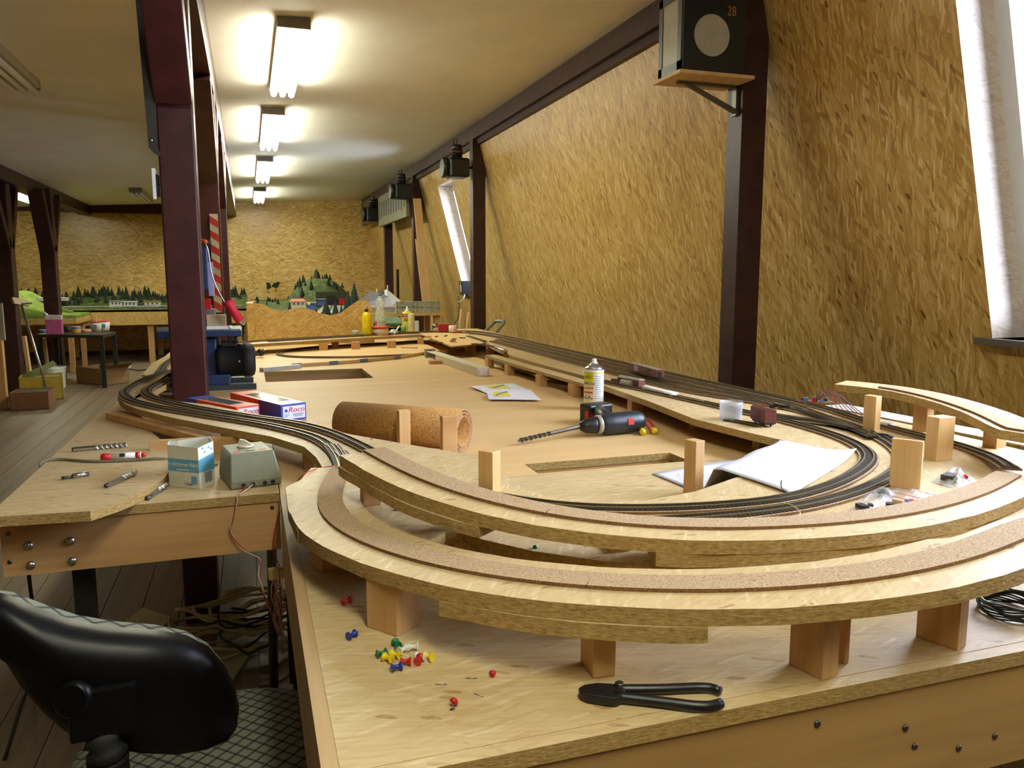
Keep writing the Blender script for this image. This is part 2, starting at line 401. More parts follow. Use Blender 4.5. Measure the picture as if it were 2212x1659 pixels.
for n, wdw in enumerate((WIN1, WIN2)):
    y0, y1, z0, z1 = wdw
    D = 0.2
    root = thing('window_%d' % (n + 1), (wall_x(z0), (y0 + y1) / 2, z0), None, None); root['kind'] = 'structure'
    root['label'] = ('bright overexposed window in a deep strand board recess', 'slanting bright window with a small loudspeaker on its sill')[n]
    b = MB()
    def P(y, z, d): return (wall_x(z) + d, y, z)
    for (ya, za), (yb, zb) in (((y0, z0), (y0, z1)), ((y0, z1), (y1, z1)), ((y1, z1), (y1, z0))):
        b.add([P(ya, za, 0), P(yb, zb, 0), P(yb, zb, D), P(ya, za, D)], [(0, 1, 2, 3)])
    b.add([P(y0, z0, 0), P(y1, z0, 0), P(y1, z0, D), P(y0, z0, D)], [(0, 1, 2, 3)])
    b.build('reveal', m_jamb_glare, root)
    fr = MB()
    t = 0.055
    for (a0, a1, c0, c1) in ((y0, y0 + t, z0, z1), (y1 - t, y1, z0, z1), (y0, y1, z0, z0 + t), (y0, y1, z1 - t, z1), ((y0 + y1) / 2 - t / 2, (y0 + y1) / 2 + t / 2, z0, z1)):
        fr.add([P(a0, c0, D - .05), P(a1, c0, D - .05), P(a1, c1, D - .05), P(a0, c1, D - .05), P(a0, c0, D), P(a1, c0, D), P(a1, c1, D), P(a0, c1, D)],
               [(0, 1, 2, 3), (4, 7, 6, 5), (0, 4, 5, 1), (1, 5, 6, 2), (2, 6, 7, 3), (3, 7, 4, 0)])
    fr.build('window_frame', m_frame, root)
    MB().add([P(y0, z0, D - .02), P(y1, z0, D - .02), P(y1, z1, D - .02), P(y0, z1, D - .02)], [(0, 1, 2, 3)]).build('pane', m_pane, root)
    xs = wall_x(z0)
    MB().box(xs - 0.035, xs + D, y0 - 0.04, y1 + 0.04, z0 - 0.022, z0, ).build('window_sill', plain('sill_grey', rgb(92, 84, 70), 0.5), root)

# wall plate beam and trim strip along the right wall
MB().box(1.94, 2.06, Y0, Y1, 2.455, ceil_z(1.94) + 0.02).build('trim_1', m_paint2, kind='structure', label='dark brown timber wall plate under the ceiling edge')
MB().box(1.975, 2.06, Y0, Y1, 2.41, 2.455).build('trim_2', m_paint2, kind='structure', label='narrow dark strip below the wall plate')
MB().box(-0.262, -0.135, Y0, Y1, 2.25, 2.49).build('trim_3', m_paint, kind='structure', label='dark red ceiling beam carried by the middle posts')
MB().box(-2.46, -2.30, Y0, Y1, 2.22, 2.375).build('trim_4', m_paint2, kind='structure', label='dark ceiling beam carried by the left posts')
MB().box(X0, -0.262, Y1 - 0.1, Y1, 2.26, 2.47).build('trim_5', m_paint, kind='structure', label='brown timber along the top of the far wall')

def brace(b, x0, x1, ya, za, yb, zb, t=0.1):
    d = Vector((0, yb - ya, zb - za)).normalized(); n = Vector((0, -d.z, d.y)) * t / 2
    pts = []
    for (y, z) in ((ya, za), (yb, zb)):
        for s in (-1, 1):
            for xx in (x0, x1): pts.append((xx, y + s * n.y, z + s * n.z))
    b.add(pts, [(0, 1, 3, 2), (4, 6, 7, 5), (0, 4, 5, 1), (2, 3, 7, 6), (0, 2, 6, 4), (1, 5, 7, 3)])
def post(x0, x1, y0, y1, ztop, label, braces=(), mat=m_paint, bx=(0.0, 0.0), group=None):
    r = thing('timber_post', ((x0 + x1) / 2, (y0 + y1) / 2, 0), label, 'post', group)
    if x0 > 1.5:
        b = MB(); pf = [(x0, 0), (x1, 0), (x1, 2.2), (wall_x(ztop) - .004, ztop), (x0, ztop)]; m = len(pf)
        b.add([(px, y0, pz_) for px, pz_ in pf] + [(px, y1, pz_) for px, pz_ in pf], [tuple(range(m)), tuple(range(m, 2 * m))[::-1]] + [(i, m + i, m + (i + 1) % m, (i + 1) % m) for i in range(m)]); b.build('shaft', mat, r)
    else: MB().box(x0, x1, y0, y1, 0, ztop).build('shaft', mat, r, bevel=0.006)
    for (ya, za, yb, zb) in braces:
        b = MB(); brace(b, x0 + bx[0], x1 - bx[1], ya, za, yb, zb); b.build('knee_brace', mat, r, bevel=0.004)
    return r
post(-0.265, -0.150, 2.93, 3.05, 2.25, 'thick dark oxblood timber post rising through the layout table beside the boxes', ((2.93, 1.84, 2.50, 2.25),))
post(-0.255, -0.135, 4.82, 4.94, 2.25, 'dark timber post behind the blue saw carrying the striped board', ((4.86, 1.8, 4.4, 2.25), (4.9, 1.8, 5.36, 2.25)))
post(-0.255, -0.135, 6.62, 6.74, 2.25, 'dark timber post standing behind the striped post', ((6.66, 1.8, 6.2, 2.25), (6.7, 1.8, 7.16, 2.25)))
GR = 'dark posts along the slanted right wall'
for (ya, yb, lb) in ((2.86, 2.965, 'dark brown post carrying the numbered signal lamp'), (6.93, 7.04, 'dark brown post beside the slanting window and round lantern'),
                     (9.62, 9.73, 'dark brown post behind the leaning pine planks'), (11.75, 11.87, 'dark brown post under the lettered sign board')):
    post(1.94, 2.055, ya, yb, 2.455, lb, mat=m_paint2, group=GR)
GL = 'dark posts with knee braces in the left aisle'
post(-2.53, -2.36, 9.65, 9.83, 2.22, 'dark brown post behind the yellow and green cartons', ((9.7, 1.55, 9.25, 2.22), (9.78, 1.55, 10.12, 2.22)), m_paint2, group=GL)
post(-2.36, -2.20, 10.88, 11.05, 2.3, 'dark brown post rising behind the pink canister', ((10.92, 1.55, 10.55, 2.25), (11.0, 1.55, 11.45, 2.25)), m_paint2, group=GL)

# ------------------------------------------------------------------ lamps
m_lampbody = plain('lamp_housing', rgb(190, 188, 176), 0.5); m_lampend = plain('lamp_end', rgb(120, 116, 104), 0.5)
def ceiling_lamp(x, ya, yb, lit, label, group='fluorescent ceiling lamps', rz=0.0):
    zt = ceil_z(x) - 0.0
    yc = (ya + yb) / 2; r = thing('ceiling_lamp', (x, yc, zt - 0.11), label, 'lamp', group)
    M = TR((x, yc, zt), rz); L = (yb - ya) / 2
    MB().box(-0.078, 0.078, -L, L, -0.048, 0.012, M=M).build('housing', m_lampbody, r)
    for sx in (-0.055, 0.0, 0.055):
        t = MB(); t.tube([M @ Vector((sx, -L + 0.03, -0.072)), M @ Vector((sx, L - 0.03, -0.072))], 0.019, 8); t.build('tube', m_tube if lit else m_white, r)
    for e in (-1, 1):
        MB().box(-0.078, 0.078, e * L - 0.012, e * L + 0.012, -0.055, 0.0, M=M).build('end_cap', m_lampend, r)
    return r
ceiling_lamp(0.265, 4.15, 5.55, True, 'lit fluorescent ceiling lamp above the cork roll, largest of the lit row')
ceiling_lamp(0.235, 6.3, 7.85, True, 'lit fluorescent ceiling lamp, second of the row counting towards the far wall')
ceiling_lamp(0.225, 8.8, 10.5, True, 'lit fluorescent ceiling lamp, third of the row counting towards the far wall')
ceiling_lamp(0.215, 11.8, 13.3, True, 'lit fluorescent ceiling lamp right before the far wall')
ceiling_lamp(0.27, -0.95, 0.35, True, 'added fluorescent lamp out of view above the camera, lighting the foreground')  # added lamp, never in view; brightens the front faces of the foreground
ceiling_lamp(-2.75, 11.3, 12.6, True, 'lit fluorescent ceiling lamp beyond the left posts')
ceiling_lamp(-1.22, 4.6, 5.6, False, 'unlit ceiling lamp over the left aisle')
ceiling_lamp(-1.35, 11.6, 12.9, False, 'unlit ceiling lamp near the far wall in the left aisle')

# ------------------------------------------------------------------ layout tables
B = 0.81; S = 0.872
def plate(b, x0, x1, y0, y1, z0, z1, holes=()):
    xs = sorted({x0, x1} | {h[i] for h in holes for i in (0, 1)}); ys = sorted({y0, y1} | {h[i] for h in holes for i in (2, 3)})
    def solid(i, j):
        if i < 0 or j < 0 or i >= len(xs) - 1 or j >= len(ys) - 1: return False
        x, y = (xs[i] + xs[i + 1]) / 2, (ys[j] + ys[j + 1]) / 2
        return not any(h[0] < x < h[1] and h[2] < y < h[3] for h in holes)
    for i in range(len(xs) - 1):
        for j in range(len(ys) - 1):
            if not solid(i, j): continue
            a, c, d, e = xs[i], xs[i + 1], ys[j], ys[j + 1]
            b.add([(a, d, z1), (c, d, z1), (c, e, z1), (a, e, z1)], [(0, 1, 2, 3)], 0)
            b.add([(a, d, z0), (c, d, z0), (c, e, z0), (a, e, z0)], [(3, 2, 1, 0)], 1)
            if not solid(i, j - 1): b.add([(a, d, z0), (c, d, z0), (c, d, z1), (a, d, z1)], [(0, 1, 2, 3)], 1)
            if not solid(i, j + 1): b.add([(a, e, z0), (c, e, z0), (c, e, z1), (a, e, z1)], [(3, 2, 1, 0)], 1)
            if not solid(i - 1, j): b.add([(a, d, z0), (a, e, z0), (a, e, z1), (a, d, z1)], [(3, 2, 1, 0)], 1)
            if not solid(i + 1, j): b.add([(c, d, z0), (c, e, z0), (c, e, z1), (c, d, z1)], [(0, 1, 2, 3)], 1)
    return b
TH = 0.018
def bolt_head(c, r, parent, axis=(0, -1, 0)):
    M = along(c, Vector(c) + Vector(axis)); MB().lathe([(r, 0), (r * 0.95, r * 0.3), (r * 0.6, r * 0.6), (0.0005, r * 0.7)], 12, M).build('bolt_head', m_steel, parent)
def tleg(x, y, z1, parent, w=0.04, round_=True):
    b = MB()
    b.box(x - w / 2, x + w / 2, y - w / 2, y + w / 2, 0.05, z1)
    o = b.build('leg', m_blackr, parent)
    MB().lathe([(0.028, 0), (0.028, 0.008), (0.009, 0.014), (0.009, 0.05)], 12, TR((x, y, 0))).build('foot', m_black, o)
# foreground table
nt = thing('layout_table', (0.9, 1.08, 0), 'foreground layout table of strand board with pushpins and pliers lying on it', 'table')
plate(MB(), 0.047 + 0.012, 1.72, 0.652, 1.585, B - TH, B).build('table_top', [m_top, m_edge], nt)
plate(MB(), 0.047 + 0.012, 1.72, 0.634, 0.652, B - TH, B - 0.0005).build('top_edge_strip', [m_top, m_edge], nt)
MB().box(0.047, 1.72, 0.638, 0.664, B - TH - 0.125, B - TH - 0.0005).build('front_fascia', m_spruce, nt)
MB().box(0.043, 0.0585, 0.634, 1.60, B - TH - 0.135, B + 0.001).build('side_panel', pine('panel_pale', (rgb(176, 144, 98), rgb(190, 160, 114), rgb(204, 176, 130)), 'Y', knots=False), nt)
for (x, y) in ((0.12, 0.74), (1.6, 0.74), (1.6, 1.5)): tleg(x, y, B - TH, nt)
for (u, v) in ((1765, 1563), (2148, 1590), (1955, 1572), (1975, 1612), (2070, 1616)):
    q = GY(u, v, 0.638); MB().lathe([(0.004, 0), (0.004, 0.0015), (0.0005, 0.002)], 10, along(q, q + Vector((0, -1, 0)))).build('screw', m_dsteel, nt)
# main table
mt = thing('layout_table', (0.55, 3.5, 0), 'long main layout table with two rectangular cut-outs in its board', 'table')
HOLES = ((0.592, 0.975, 1.596, 1.69), (0.053, 0.50, 3.40, 3.78), (-0.268, -0.147, 2.927, 3.053))
plate(MB(), -0.43, 0.042, 1.613, 2.36, B - TH, B).build('table_top', [m_top, m_edge], mt)
plate(MB(), -0.45, 1.57, 2.362, 5.6, B - TH, B, HOLES[1:]).build('table_top', [m_ply, m_edge], mt)
plate(MB(), 0.044, 1.57, 1.587, 2.3605, B - TH, B, HOLES[:1]).build('table_top', [m_ply, m_edge], mt)
MB().box(-0.45, 0.042, 1.616, 1.64, B - TH - 0.10, B - TH).build('front_fascia', m_pineX, mt)
MB().box(-0.45, -0.426, 1.64, 5.6, B - TH - 0.10, B - TH).build('side_fascia', m_pineY, mt)
MB().box(1.546, 1.57, 1.6, 5.6, B - TH - 0.10, B - TH).build('side_fascia', m_pineY, mt)
for h in HOLES[:2]:
    MB().box(h[0] - .03, h[1] + .03, h[3] + 0.002, h[3] + 0.024, B - TH - 0.1, B - TH).build('cross_bearer', m_pineX, mt)
    MB().box(h[1] + 0.002, h[1] + 0.024, h[2], h[3], B - TH - 0.1, B - TH).build('cross_bearer', m_pineY, mt)
tleg(-0.335, 1.70, B - TH, mt, 0.035); tleg(0.085, 2.30, B - TH, mt, 0.035)
for (x, y) in ((1.5, 2.3), (-0.38, 5.4), (1.5, 5.4)): tleg(x, y, B - TH, mt)
for (u, v) in ((62, 1179), (152, 1169), (66, 1221), (156, 1212)): bolt_head(GY(u, v, 1.616), 0.0085, mt)
for (u, v) in ((18, 1153), (21, 1214), (588, 1096)):
    q = GY(u, v, 1.616); MB().lathe([(0.004, 0), (0.004, 0.0012), (0.0005, 0.0015)], 10, along(q, q + Vector((0, -1, 0)))).build('screw', m_dsteel, mt)
q = GY(595, 1064, 1.613)
# loose upper plate on the left table (curved front edge)
UP = B + 0.0195
pts = [(-0.447, 1.535)] + [tuple(G(u, v, UP)[:2]) for u, v in ((60, 1112), (195, 1104), (262, 1082), (318, 1058), (352, 1036), (372, 1010), (372, 985), (360, 960), (330, 935), (310, 905), (298, 890))] + [(-0.40, 2.68), (-0.447, 2.66)]
MB().prism(pts, B + 0.001, UP, 0, 1).build('strand_board', [m_top, m_edge], None, 'loose strand board with curved edge holding the drill bits and marker', 'board')

# ------------------------------------------------------------------ raised track deck
def gp(L, z): return [tuple(G(u, v, z)[:2]) for u, v in L]
outer = gp(((371, 796), (300, 821), (262, 843), (254, 852), (257, 862), (270, 873), (299, 884), (371, 902), (478, 923), (586, 943), (657, 965), (683, 988), (697, 1011), (648, 1037), (620, 1053), (660, 1085), (710, 1120), (770, 1150), (830, 1172), (880, 1188), (962, 1150), (1000, 1147), (1041, 1165), (1150, 1190), (1300, 1212), (1500, 1226), (1750, 1222), (1950, 1200), (2150, 1150), (2300, 1080)), S)
outer += [(1.56, 1.0), (1.575, 1.4), (1.575, 2.2), (1.575, 3.6), (1.575, 5.55), (1.35, 5.55)]
inner = [tuple(G(1052, 741, S)[:2])] + gp(((1103, 768), (1180, 790), (1259, 811), (1296, 830), (1400, 866), (1500, 905), (1620, 935), (1740, 962), (1690, 985), (1600, 1028), (1500, 1062), (1400, 1080), (1290, 1086), (1200, 1078), (1130, 1055), (1070, 1010), (1022, 983), (900, 963), (756, 938), (706, 926), (644, 907), (560, 896), (450, 874), (385, 867), (348, 858), (332, 848), (345, 838), (374, 824)), S)
inner += [(-0.285, 3.7), (-0.2, 4.2), (-0.02, 4.62)]
far = [(1.02, 5.05), (1.07, 5.42), (0.6, 5.24), (0.1, 5.02), (-0.22, 4.72), (-0.36, 4.3), (-0.40, 3.8)]
dk = thing('track_deck', (1.2, 2.0, B), 'raised strand board track deck looping round the layout on blocks', 'deck')
MB().prism(outer + inner, S - TH, S, 0, 1).build('deck_board', [m_top2, m_edge], dk)
fardeck = [(-0.285, 3.72), (-0.2, 4.2), (-0.02, 4.62), (0.5, 4.86), (1.02, 5.08), (1.2, 5.12), (1.35, 5.2), (1.35, 5.5), (1.0, 5.36), (0.5, 5.12), (0.1, 4.98), (-0.22, 4.75), (-0.37, 4.3), (-0.41, 3.72), (-0.40, 3.3), (-0.36, 3.2), (-0.30, 3.3)]
MB().prism(fardeck, S - TH, S - 0.0005, 0, 1).build('deck_board', [m_top2, m_edge], dk)
MB().prism(gp(((899, 717), (1003, 716), (1046, 741), (1012, 745), (976, 748)), S + .004), S - 0.004, S + 0.004, 0, 1).build('deck_board', [m_ply, m_edge], dk, label='thin plywood corner panel')
def block(u0, v0, w, d, parent, z0=B, z1=S - TH, rz=0.0, mat=m_pineZ, name='support_block', **kw):
    q = G(u0, v0, z0); M = TR((q.x, q.y, 0), rz)
    return MB().box(0, w, 0, d, z0, z1, M=M).build(name, mat, parent, **kw)
for (u, v, w, d) in ((298, 905, 0.03, 0.05), (372, 924, 0.028, 0.06), (478, 956, 0.026, 0.06), (657, 1013, 0.022, 0.06), (1364, 891, 0.045, 0.03), (1500, 930, 0.04, 0.03), (1010, 764, 0.05, 0.06), (1640, 972, 0.05, 0.03),
                     (905, 744, 0.03, 0.05), (760, 755, 0.05, 0.03), (690, 757, 0.05, 0.03), (838, 752, 0.05, 0.03)):
    block(u, v, w, d, dk)
for (x, y) in ((1.3, 2.6), (1.5, 2.6), (1.3, 3.4), (1.5, 3.4), (1.3, 4.3), (1.5, 4.3), (1.5, 1.8), (1.2, 1.25), (1.45, 1.2), (0.25, 1.5), (0.6, 1.1), (0.9, 1.0), (-0.35, 3.9), (-0.1, 4.6), (0.5, 5.0), (1.2, 5.3)):
    MB().box(x - .02, x + .02, y - .02, y + .02, B, S - TH).build('support_block', m_pineZ, dk)
MB().box(-0.24, 0.02, 2.02, 2.04, B + .001, S - TH - 0.001, M=TR((0, 0, 0))).build('stiffener', m_pineX, dk)
# narrow strip on its own blocks before the right tracks
st = thing('track_ramp', (1.07, 2.9, B), 'narrow strand board strip on short blocks beside the right tracks', 'ramp')
sl = [G(1050, 767, S - .004), G(1100, 783, S - .004), G(1180, 806, S - .004), G(1262, 829, S - .004)]
MB().sweep(smooth(sl, 0.2), 0.0, 0.055, -0.012, 0.0).build('strip', [m_top2, m_edge], st)
for (u, v) in ((1054, 795), (1097, 811), (1166, 835), (1238, 858)): block(u, v, 0.03, 0.05, st, z1=S - .0165)

# ------------------------------------------------------------------ the two climbing rings
def rag(x, n, a=0.0011): return [x + random.uniform(-a, a) for _ in range(n)]
cn = [(795, 980), (853, 1023), (926, 1056), (1034, 1092), (1143, 1117), (1287, 1137), (1400, 1146), (1500, 1151), (1661, 1146), (1822, 1135), (1951, 1114), (2079, 1082), (2160, 1050), (2203, 1022)]
cf = [(822, 968), (868, 985), (926, 1016), (1034, 1058), (1143, 1086), (1287, 1110), (1400, 1121), (1500, 1127), (1661, 1124), (1809, 1117), (1928, 1104), (2047, 1077), (2112, 1053), (2153, 1030)]
def zin(u):
    for (a, za), (c, zc) in (((780, .946), (1400, .914)), ((1400, .914), (2210, .886))):
        if u <= c: return za + (zc - za) * (u - a) / (c - a)
    return .886
inn = relax(smooth([(G(a[0], a[1], zin(a[0])) + G(c[0], c[1], zin(c[0]) + .004)) / 2 for a, c in zip(cn, cf)], 0.03), 10)
ri = thing('ring_ramp', tuple(inn[len(inn) // 2]), 'inner climbing strand board ring with a cork strip, ending high beside the turnout', 'track ramp')
MB().sweep(inn, rag(-0.062, len(inn)), rag(0.026, len(inn)), -0.018, 0.0).build('ring_board', [m_top2, m_edge], ri)
k1, k2 = int(len(inn) * .02), int(len(inn) * .27)
MB().sweep(inn[k1:k2], rag(-0.064, k2 - k1, .002), 0.02, -0.034, -0.0185).build('splice_board', [m_top2, m_edge], ri)
k1, k2 = int(len(inn) * .40), int(len(inn) * .80)
MB().sweep(inn[k1:k2], rag(-0.061, k2 - k1, .002), 0.02, -0.036, -0.0185).build('splice_board', [m_top2, m_edge], ri)
for a, c in ((0.0, 0.30), (0.30, 0.66), (0.66, 1.0)):
    k1, k2 = int(len(inn) * a), int(len(inn) * c)
    MB().sweep(inn[k1:k2 + 1], -0.02, 0.02, 0.0, 0.0045).build('cork_strip', [m_cork, m_corke], ri)
RC = Vector((0.685, 1.232, 0))
def zo(a): # angle in degrees 160..300
    K = ((160, .8775), (180, .8785), (237, .906), (286, .930), (306, .935))
    for (a0, z0), (a1, z1) in zip(K, K[1:]):
        if a <= a1: return z0 + (z1 - z0) * max(0, a - a0) / (a1 - a0)
    return K[-1][1]
op = [G(742, 1010, .8775), G(730, 1024, .8775)]
for a in range(168, 300, 6):
    t = radians(a); op.append(RC + Vector((cos(t), sin(t), 0)) * 0.578 + Vector((0, 0, zo(a))))
op += [Vector((1.12, .72, .939)), Vector((1.33, .90, .945)), Vector((1.45, 1.12, .950))]
for u, v, z in ((2212, 938, .955), (2144, 901, .957), (2031, 862, .959), (1915, 837, .961), (1812, 827, .962)):
    op.append(G(u, v, z))
out = relax(smooth(op, 0.03), 8)
ro = thing('ring_ramp', tuple(out[len(out) // 3]), 'outer strand board ring with a cork strip, sweeping round the front on posts', 'track ramp')
n = len(out); half = int(n * .45)
MB().sweep(out, rag(-0.062, n), [x_ + random.uniform(-.001, .001) for x_ in [0.05] * half + [0.035] * (n - half)], -0.018, 0.0).build('ring_board', [m_top2, m_edge], ro)
tab = gp(((617, 1053), (700, 1012), (745, 1010), (760, 1060), (745, 1100), (700, 1130), (643, 1150), (622, 1100)), .876)
MB().prism(tab, .859, .8765, 0, 1).build('ring_board', [m_top2, m_edge], ro)
tb = gp(((1230, 1246), (1298, 1233), (1420, 1235), (1560, 1239), (1560, 1252), (1230, 1258)), .903)
MB().prism(tb, .887, .9035, 0, 1).build('ring_tab', [m_top2, m_edge], ro)
k1, k2 = int(n * .235), int(n * .33)
MB().sweep(out[k1:k2], rag(-0.063, k2 - k1, .002), 0.02, -0.036, -0.0185).build('splice_board', [m_top2, m_edge], ro)
for k1, k2 in ((0, int(n * .285)), (int(n * .285), int(n * .46)), (int(n * .46), int(n * .7)), (int(n * .7), int(n * .955))):
    MB().sweep(out[k1:k2 + 1], -0.02, 0.02, 0.0, 0.0045).build('cork_strip', [m_cork, m_corke], ro)

# ------------------------------------------------------------------ posts (each one a thing)
def gpost(u, v, zb, zt, w, d, rz, label, mat=m_pineZ, group='squared pine posts on the layout', name='support_post'):
    """u, v: nearest bottom corner of the post on the surface at height zb"""
    q = G(u, v, zb); M = TR((q.x, q.y, 0), rz)
    return MB().box(0, w, 0, d, zb, zt, M=M).build(name, mat, None, label, 'post', group, bevel=0.0012)
gpost(858, 1377, B, .8745, 0.041, 0.05, radians(38), 'pine post under the outer ring next to the pushpins')
gpost(696, 1238, B, .865, 0.04, 0.04, radians(20), 'short pine post under the outer ring nearest the transformer table')
gpost(1281, 1466, B, .8685, 0.0265, 0.04, radians(-3), 'narrow pale pine post under the outer ring behind the pliers', m_pineP)
gpost(1338, 1373, B, .868, 0.018, 0.018, 0, 'thin dark pine block behind the post by the pliers')
gpost(1776, 1472, B, .8965, 0.026, 0.045, radians(12), 'pine post under the outer ring right of the pliers', m_pineZ)
gpost(1824, 1436, B, .885, 0.008, 0.03, radians(12), 'thin brown offcut leaning behind a ring post', m_pineX)
gpost(2068, 1407, B, .9035, 0.024, 0.048, radians(20), 'pine post under the outer ring beside the green wire coil', m_pineZ)
gpost(1560, 1340, B, .826, 0.05, 0.03, 0, 'low pine offcut lying under the outer ring', m_pineX)
gpost(784, 1095, S, .925, 0.030, 0.022, radians(4), 'pine post holding up the high end of the inner ring', m_pineZ)
gpost(983, 1236, B, .905, 0.043, 0.032, radians(6), 'wide pine post under the inner ring in the gap of the deck', m_pineZ)
gpost(1317, 1290, B, .878, 0.031, 0.03, radians(0), 'pale pine post with a white side under the inner ring', m_pineP)
gpost(1064, 1068, S, .945, 0.024, 0.031, radians(36), 'loose pine post standing on the deck in front of the board cut-out', m_pineP)
gpost(1500, 1072, B, .92, 0.026, 0.03, radians(17), 'loose pine post standing in front of the paper plan')
gpost(864, 990, B, .925, 0.028, 0.022, radians(8), 'tall pale post with a white side before the cork roll', m_pineP)
gpost(957, 1012, B, .93, 0.036, 0.018, radians(6), 'tall brown post with a knot before the cork roll', m_pineX)
gpost(1888, 938, S, .962, 0.022, 0.032, radians(12), 'loose pine post beside the circuit board wires', m_pineP)
gpost(2022, 997, S, .961, 0.045, 0.03, radians(2), 'loose wide pine post behind the shiny parts bag', m_pineP)
gpost(1987, 1060, S, .959, 0.010, 0.05, radians(35), 'loose pine post between the curved track and the parts bags', m_pineP)
gpost(2000, 934, S, .942, 0.03, 0.035, radians(14), 'pine post under the far end of the outer ring', m_pineZ)
gpost(2152, 970, S, .938, 0.042, 0.03, radians(14), 'dark sided pine post under the outer ring near the window wall', m_pineX)

# ------------------------------------------------------------------ tracks
def track(path, label, z=None, bed=0.019, sleeper=m_sleeper, rail=m_rail, cork=True, group='model railway tracks', infill=None, name='model_track', pitch=0.0078):
    p = relax(smooth(path, 0.02), 6)
    r = thing(name, tuple(p[len(p) // 2]), label, 'track', group)
    h = 0.0
    if cork: MB().sweep(p, -bed, bed, 0.0, 0.004).build('cork_bed', [m_cork, m_corke], r); h = 0.004
    L = [0.0]
    for i in range(1, len(p)): L.append(L[-1] + (p[i] - p[i - 1]).length)
    b = MB(); k = 0; d = 0.003
    while d < L[-1]:
        while k < len(L) - 2 and L[k + 1] < d: k += 1
        t = (d - L[k]) / max(1e-9, L[k + 1] - L[k]); c = p[k].lerp(p[k + 1], t); dr = (p[k + 1] - p[k]); a = math.atan2(dr.y, dr.x)
        b.box(-0.0016, 0.0016, -0.015, 0.015, h, h + 0.0022, M=TR(c, a)); d += pitch
    if b.v: b.build('sleepers', sleeper, r, kind='stuff')
    if infill: MB().sweep(p, -0.0135, 0.0135, h, h + 0.0016).build('track_bed', [infill, infill], r)
    for s in (-1, 1):
        MB().sweep(p, s * 0.00865 - 0.0012, s * 0.00865 + 0.0012, h + 0.0022, h + 0.0050).build('rail', [rail, m_raild], r)
    return r
def gz(L, z): return [G(u, v, z) for u, v in L]
T = S + 0.0005
track(gz(((366, 802), (310, 823), (276, 842), (268, 853), (282, 866), (330, 880), (420, 896), (560, 918), (616, 930), (672, 945), (706, 962), (726, 980), (738, 1000), (744, 1016)), T), 'weathered grey green track along the left edge leading to the cork ring', infill=m_ballast)
track(gz(((368, 818), (330, 836), (316, 848), (330, 861), (400, 879), (470, 892), (560, 906), (644, 918), (706, 934), (751, 952), (790, 971), (850, 1003), (930, 1037), (1030, 1068), (1120, 1086), (1200, 1097), (1290, 1103), (1400, 1104), (1516, 1100), (1651, 1089), (1733, 1073), (1810, 1047), (1862, 1017), (1880, 996), (1874, 979), (1850, 963), (1808, 945), (1733, 922), (1660, 904), (1597, 890), (1500, 868), (1400, 846), (1304, 826)), T), 'inner dark track curving right round the front of the layout', infill=m_dark)
track(gz(((768, 1022), (784, 1036), (810, 1054), (860, 1080), (960, 1114), (1080, 1132), (1220, 1138), (1340, 1134), (1460, 1128), (1600, 1117), (1720, 1101), (1820, 1077), (1900, 1046), (1945, 1015), (1952, 990), (1935, 969), (1900, 948), (1860, 930), (1790, 906), (1720, 888), (1660, 876)), T), 'second dark track running in front of the paper plan and round the curve', infill=m_dark)
def line(x, ya, yb, xa=None): return [Vector((x, ya + (yb - ya) * i / 8, T)) for i in range(9)]
track([G(1660, 876, T), G(1600, 866, T), Vector((1.335, 2.25, T))] + line(1.325, 2.6, 4.35), 'straight track on the right shelf nearest the spray can', sleeper=m_sleepl)
track([G(1690, 884, T), G(1620, 862, T), Vector((1.40, 2.3, T))] + line(1.39, 2.6, 4.45), 'straight track on the right shelf carrying the long brown wagon', sleeper=m_sleepl)
track([G(1800, 910, T), G(1740, 888, T), G(1680, 870, T), Vector((1.465, 2.2, T))] + line(1.455, 2.6, 4.55), 'third straight track on the right shelf', sleeper=m_sleepl)
track([G(2183, 1016, .886), G(2160, 1000, .883), G(2120, 982, T), G(2060, 962, T), G(1990, 945, T), G(1910, 924, T), G(1850, 906, T), G(1780, 884, T), Vector((1.53, 2.05, T))] + line(1.52, 2.5, 4.65), 'outermost track along the slanted wall curving onto the inner ring', infill=plain('dark_olive_bed', rgb(58, 54, 44), .7))
track([Vector((1.52, 4.66, T)), Vector((1.5, 5.0, T)), Vector((1.42, 5.2, T)), Vector((1.25, 5.28, T)), Vector((1.0, 5.22, T)), Vector((0.5, 5.0, T)), Vector((0.1, 4.84, T)), Vector((-0.15, 4.6, T)), Vector((-0.3, 4.2, T)), Vector((-0.345, 3.7, T)), Vector((-0.34, 3.3, T))], 'track crossing the far end of the layout before the hump board', group='model railway tracks at the far end')
track([Vector((1.455, 4.56, T)), Vector((1.42, 4.9, T)), Vector((1.3, 5.1, T)), Vector((1.1, 5.17, T)), Vector((0.8, 5.08, T)), Vector((0.4, 4.9, T)), Vector((0.1, 4.76, T))], 'second track crossing the far end of the layout', group='model railway tracks at the far end')
ZB = B + 0.0006
track(gz(((905, 738), (840, 742), (760, 746), (680, 751), (630, 757), (603, 765), (615, 770), (660, 773), (760, 773), (860, 769), (930, 766), (1000, 768), (1045, 774)), ZB) + [Vector((1.16, 3.3, B + .01)), Vector((1.19, 2.9, B + .035)), G(1304, 826, T)], 'low track loop lying directly on the far end of the table')
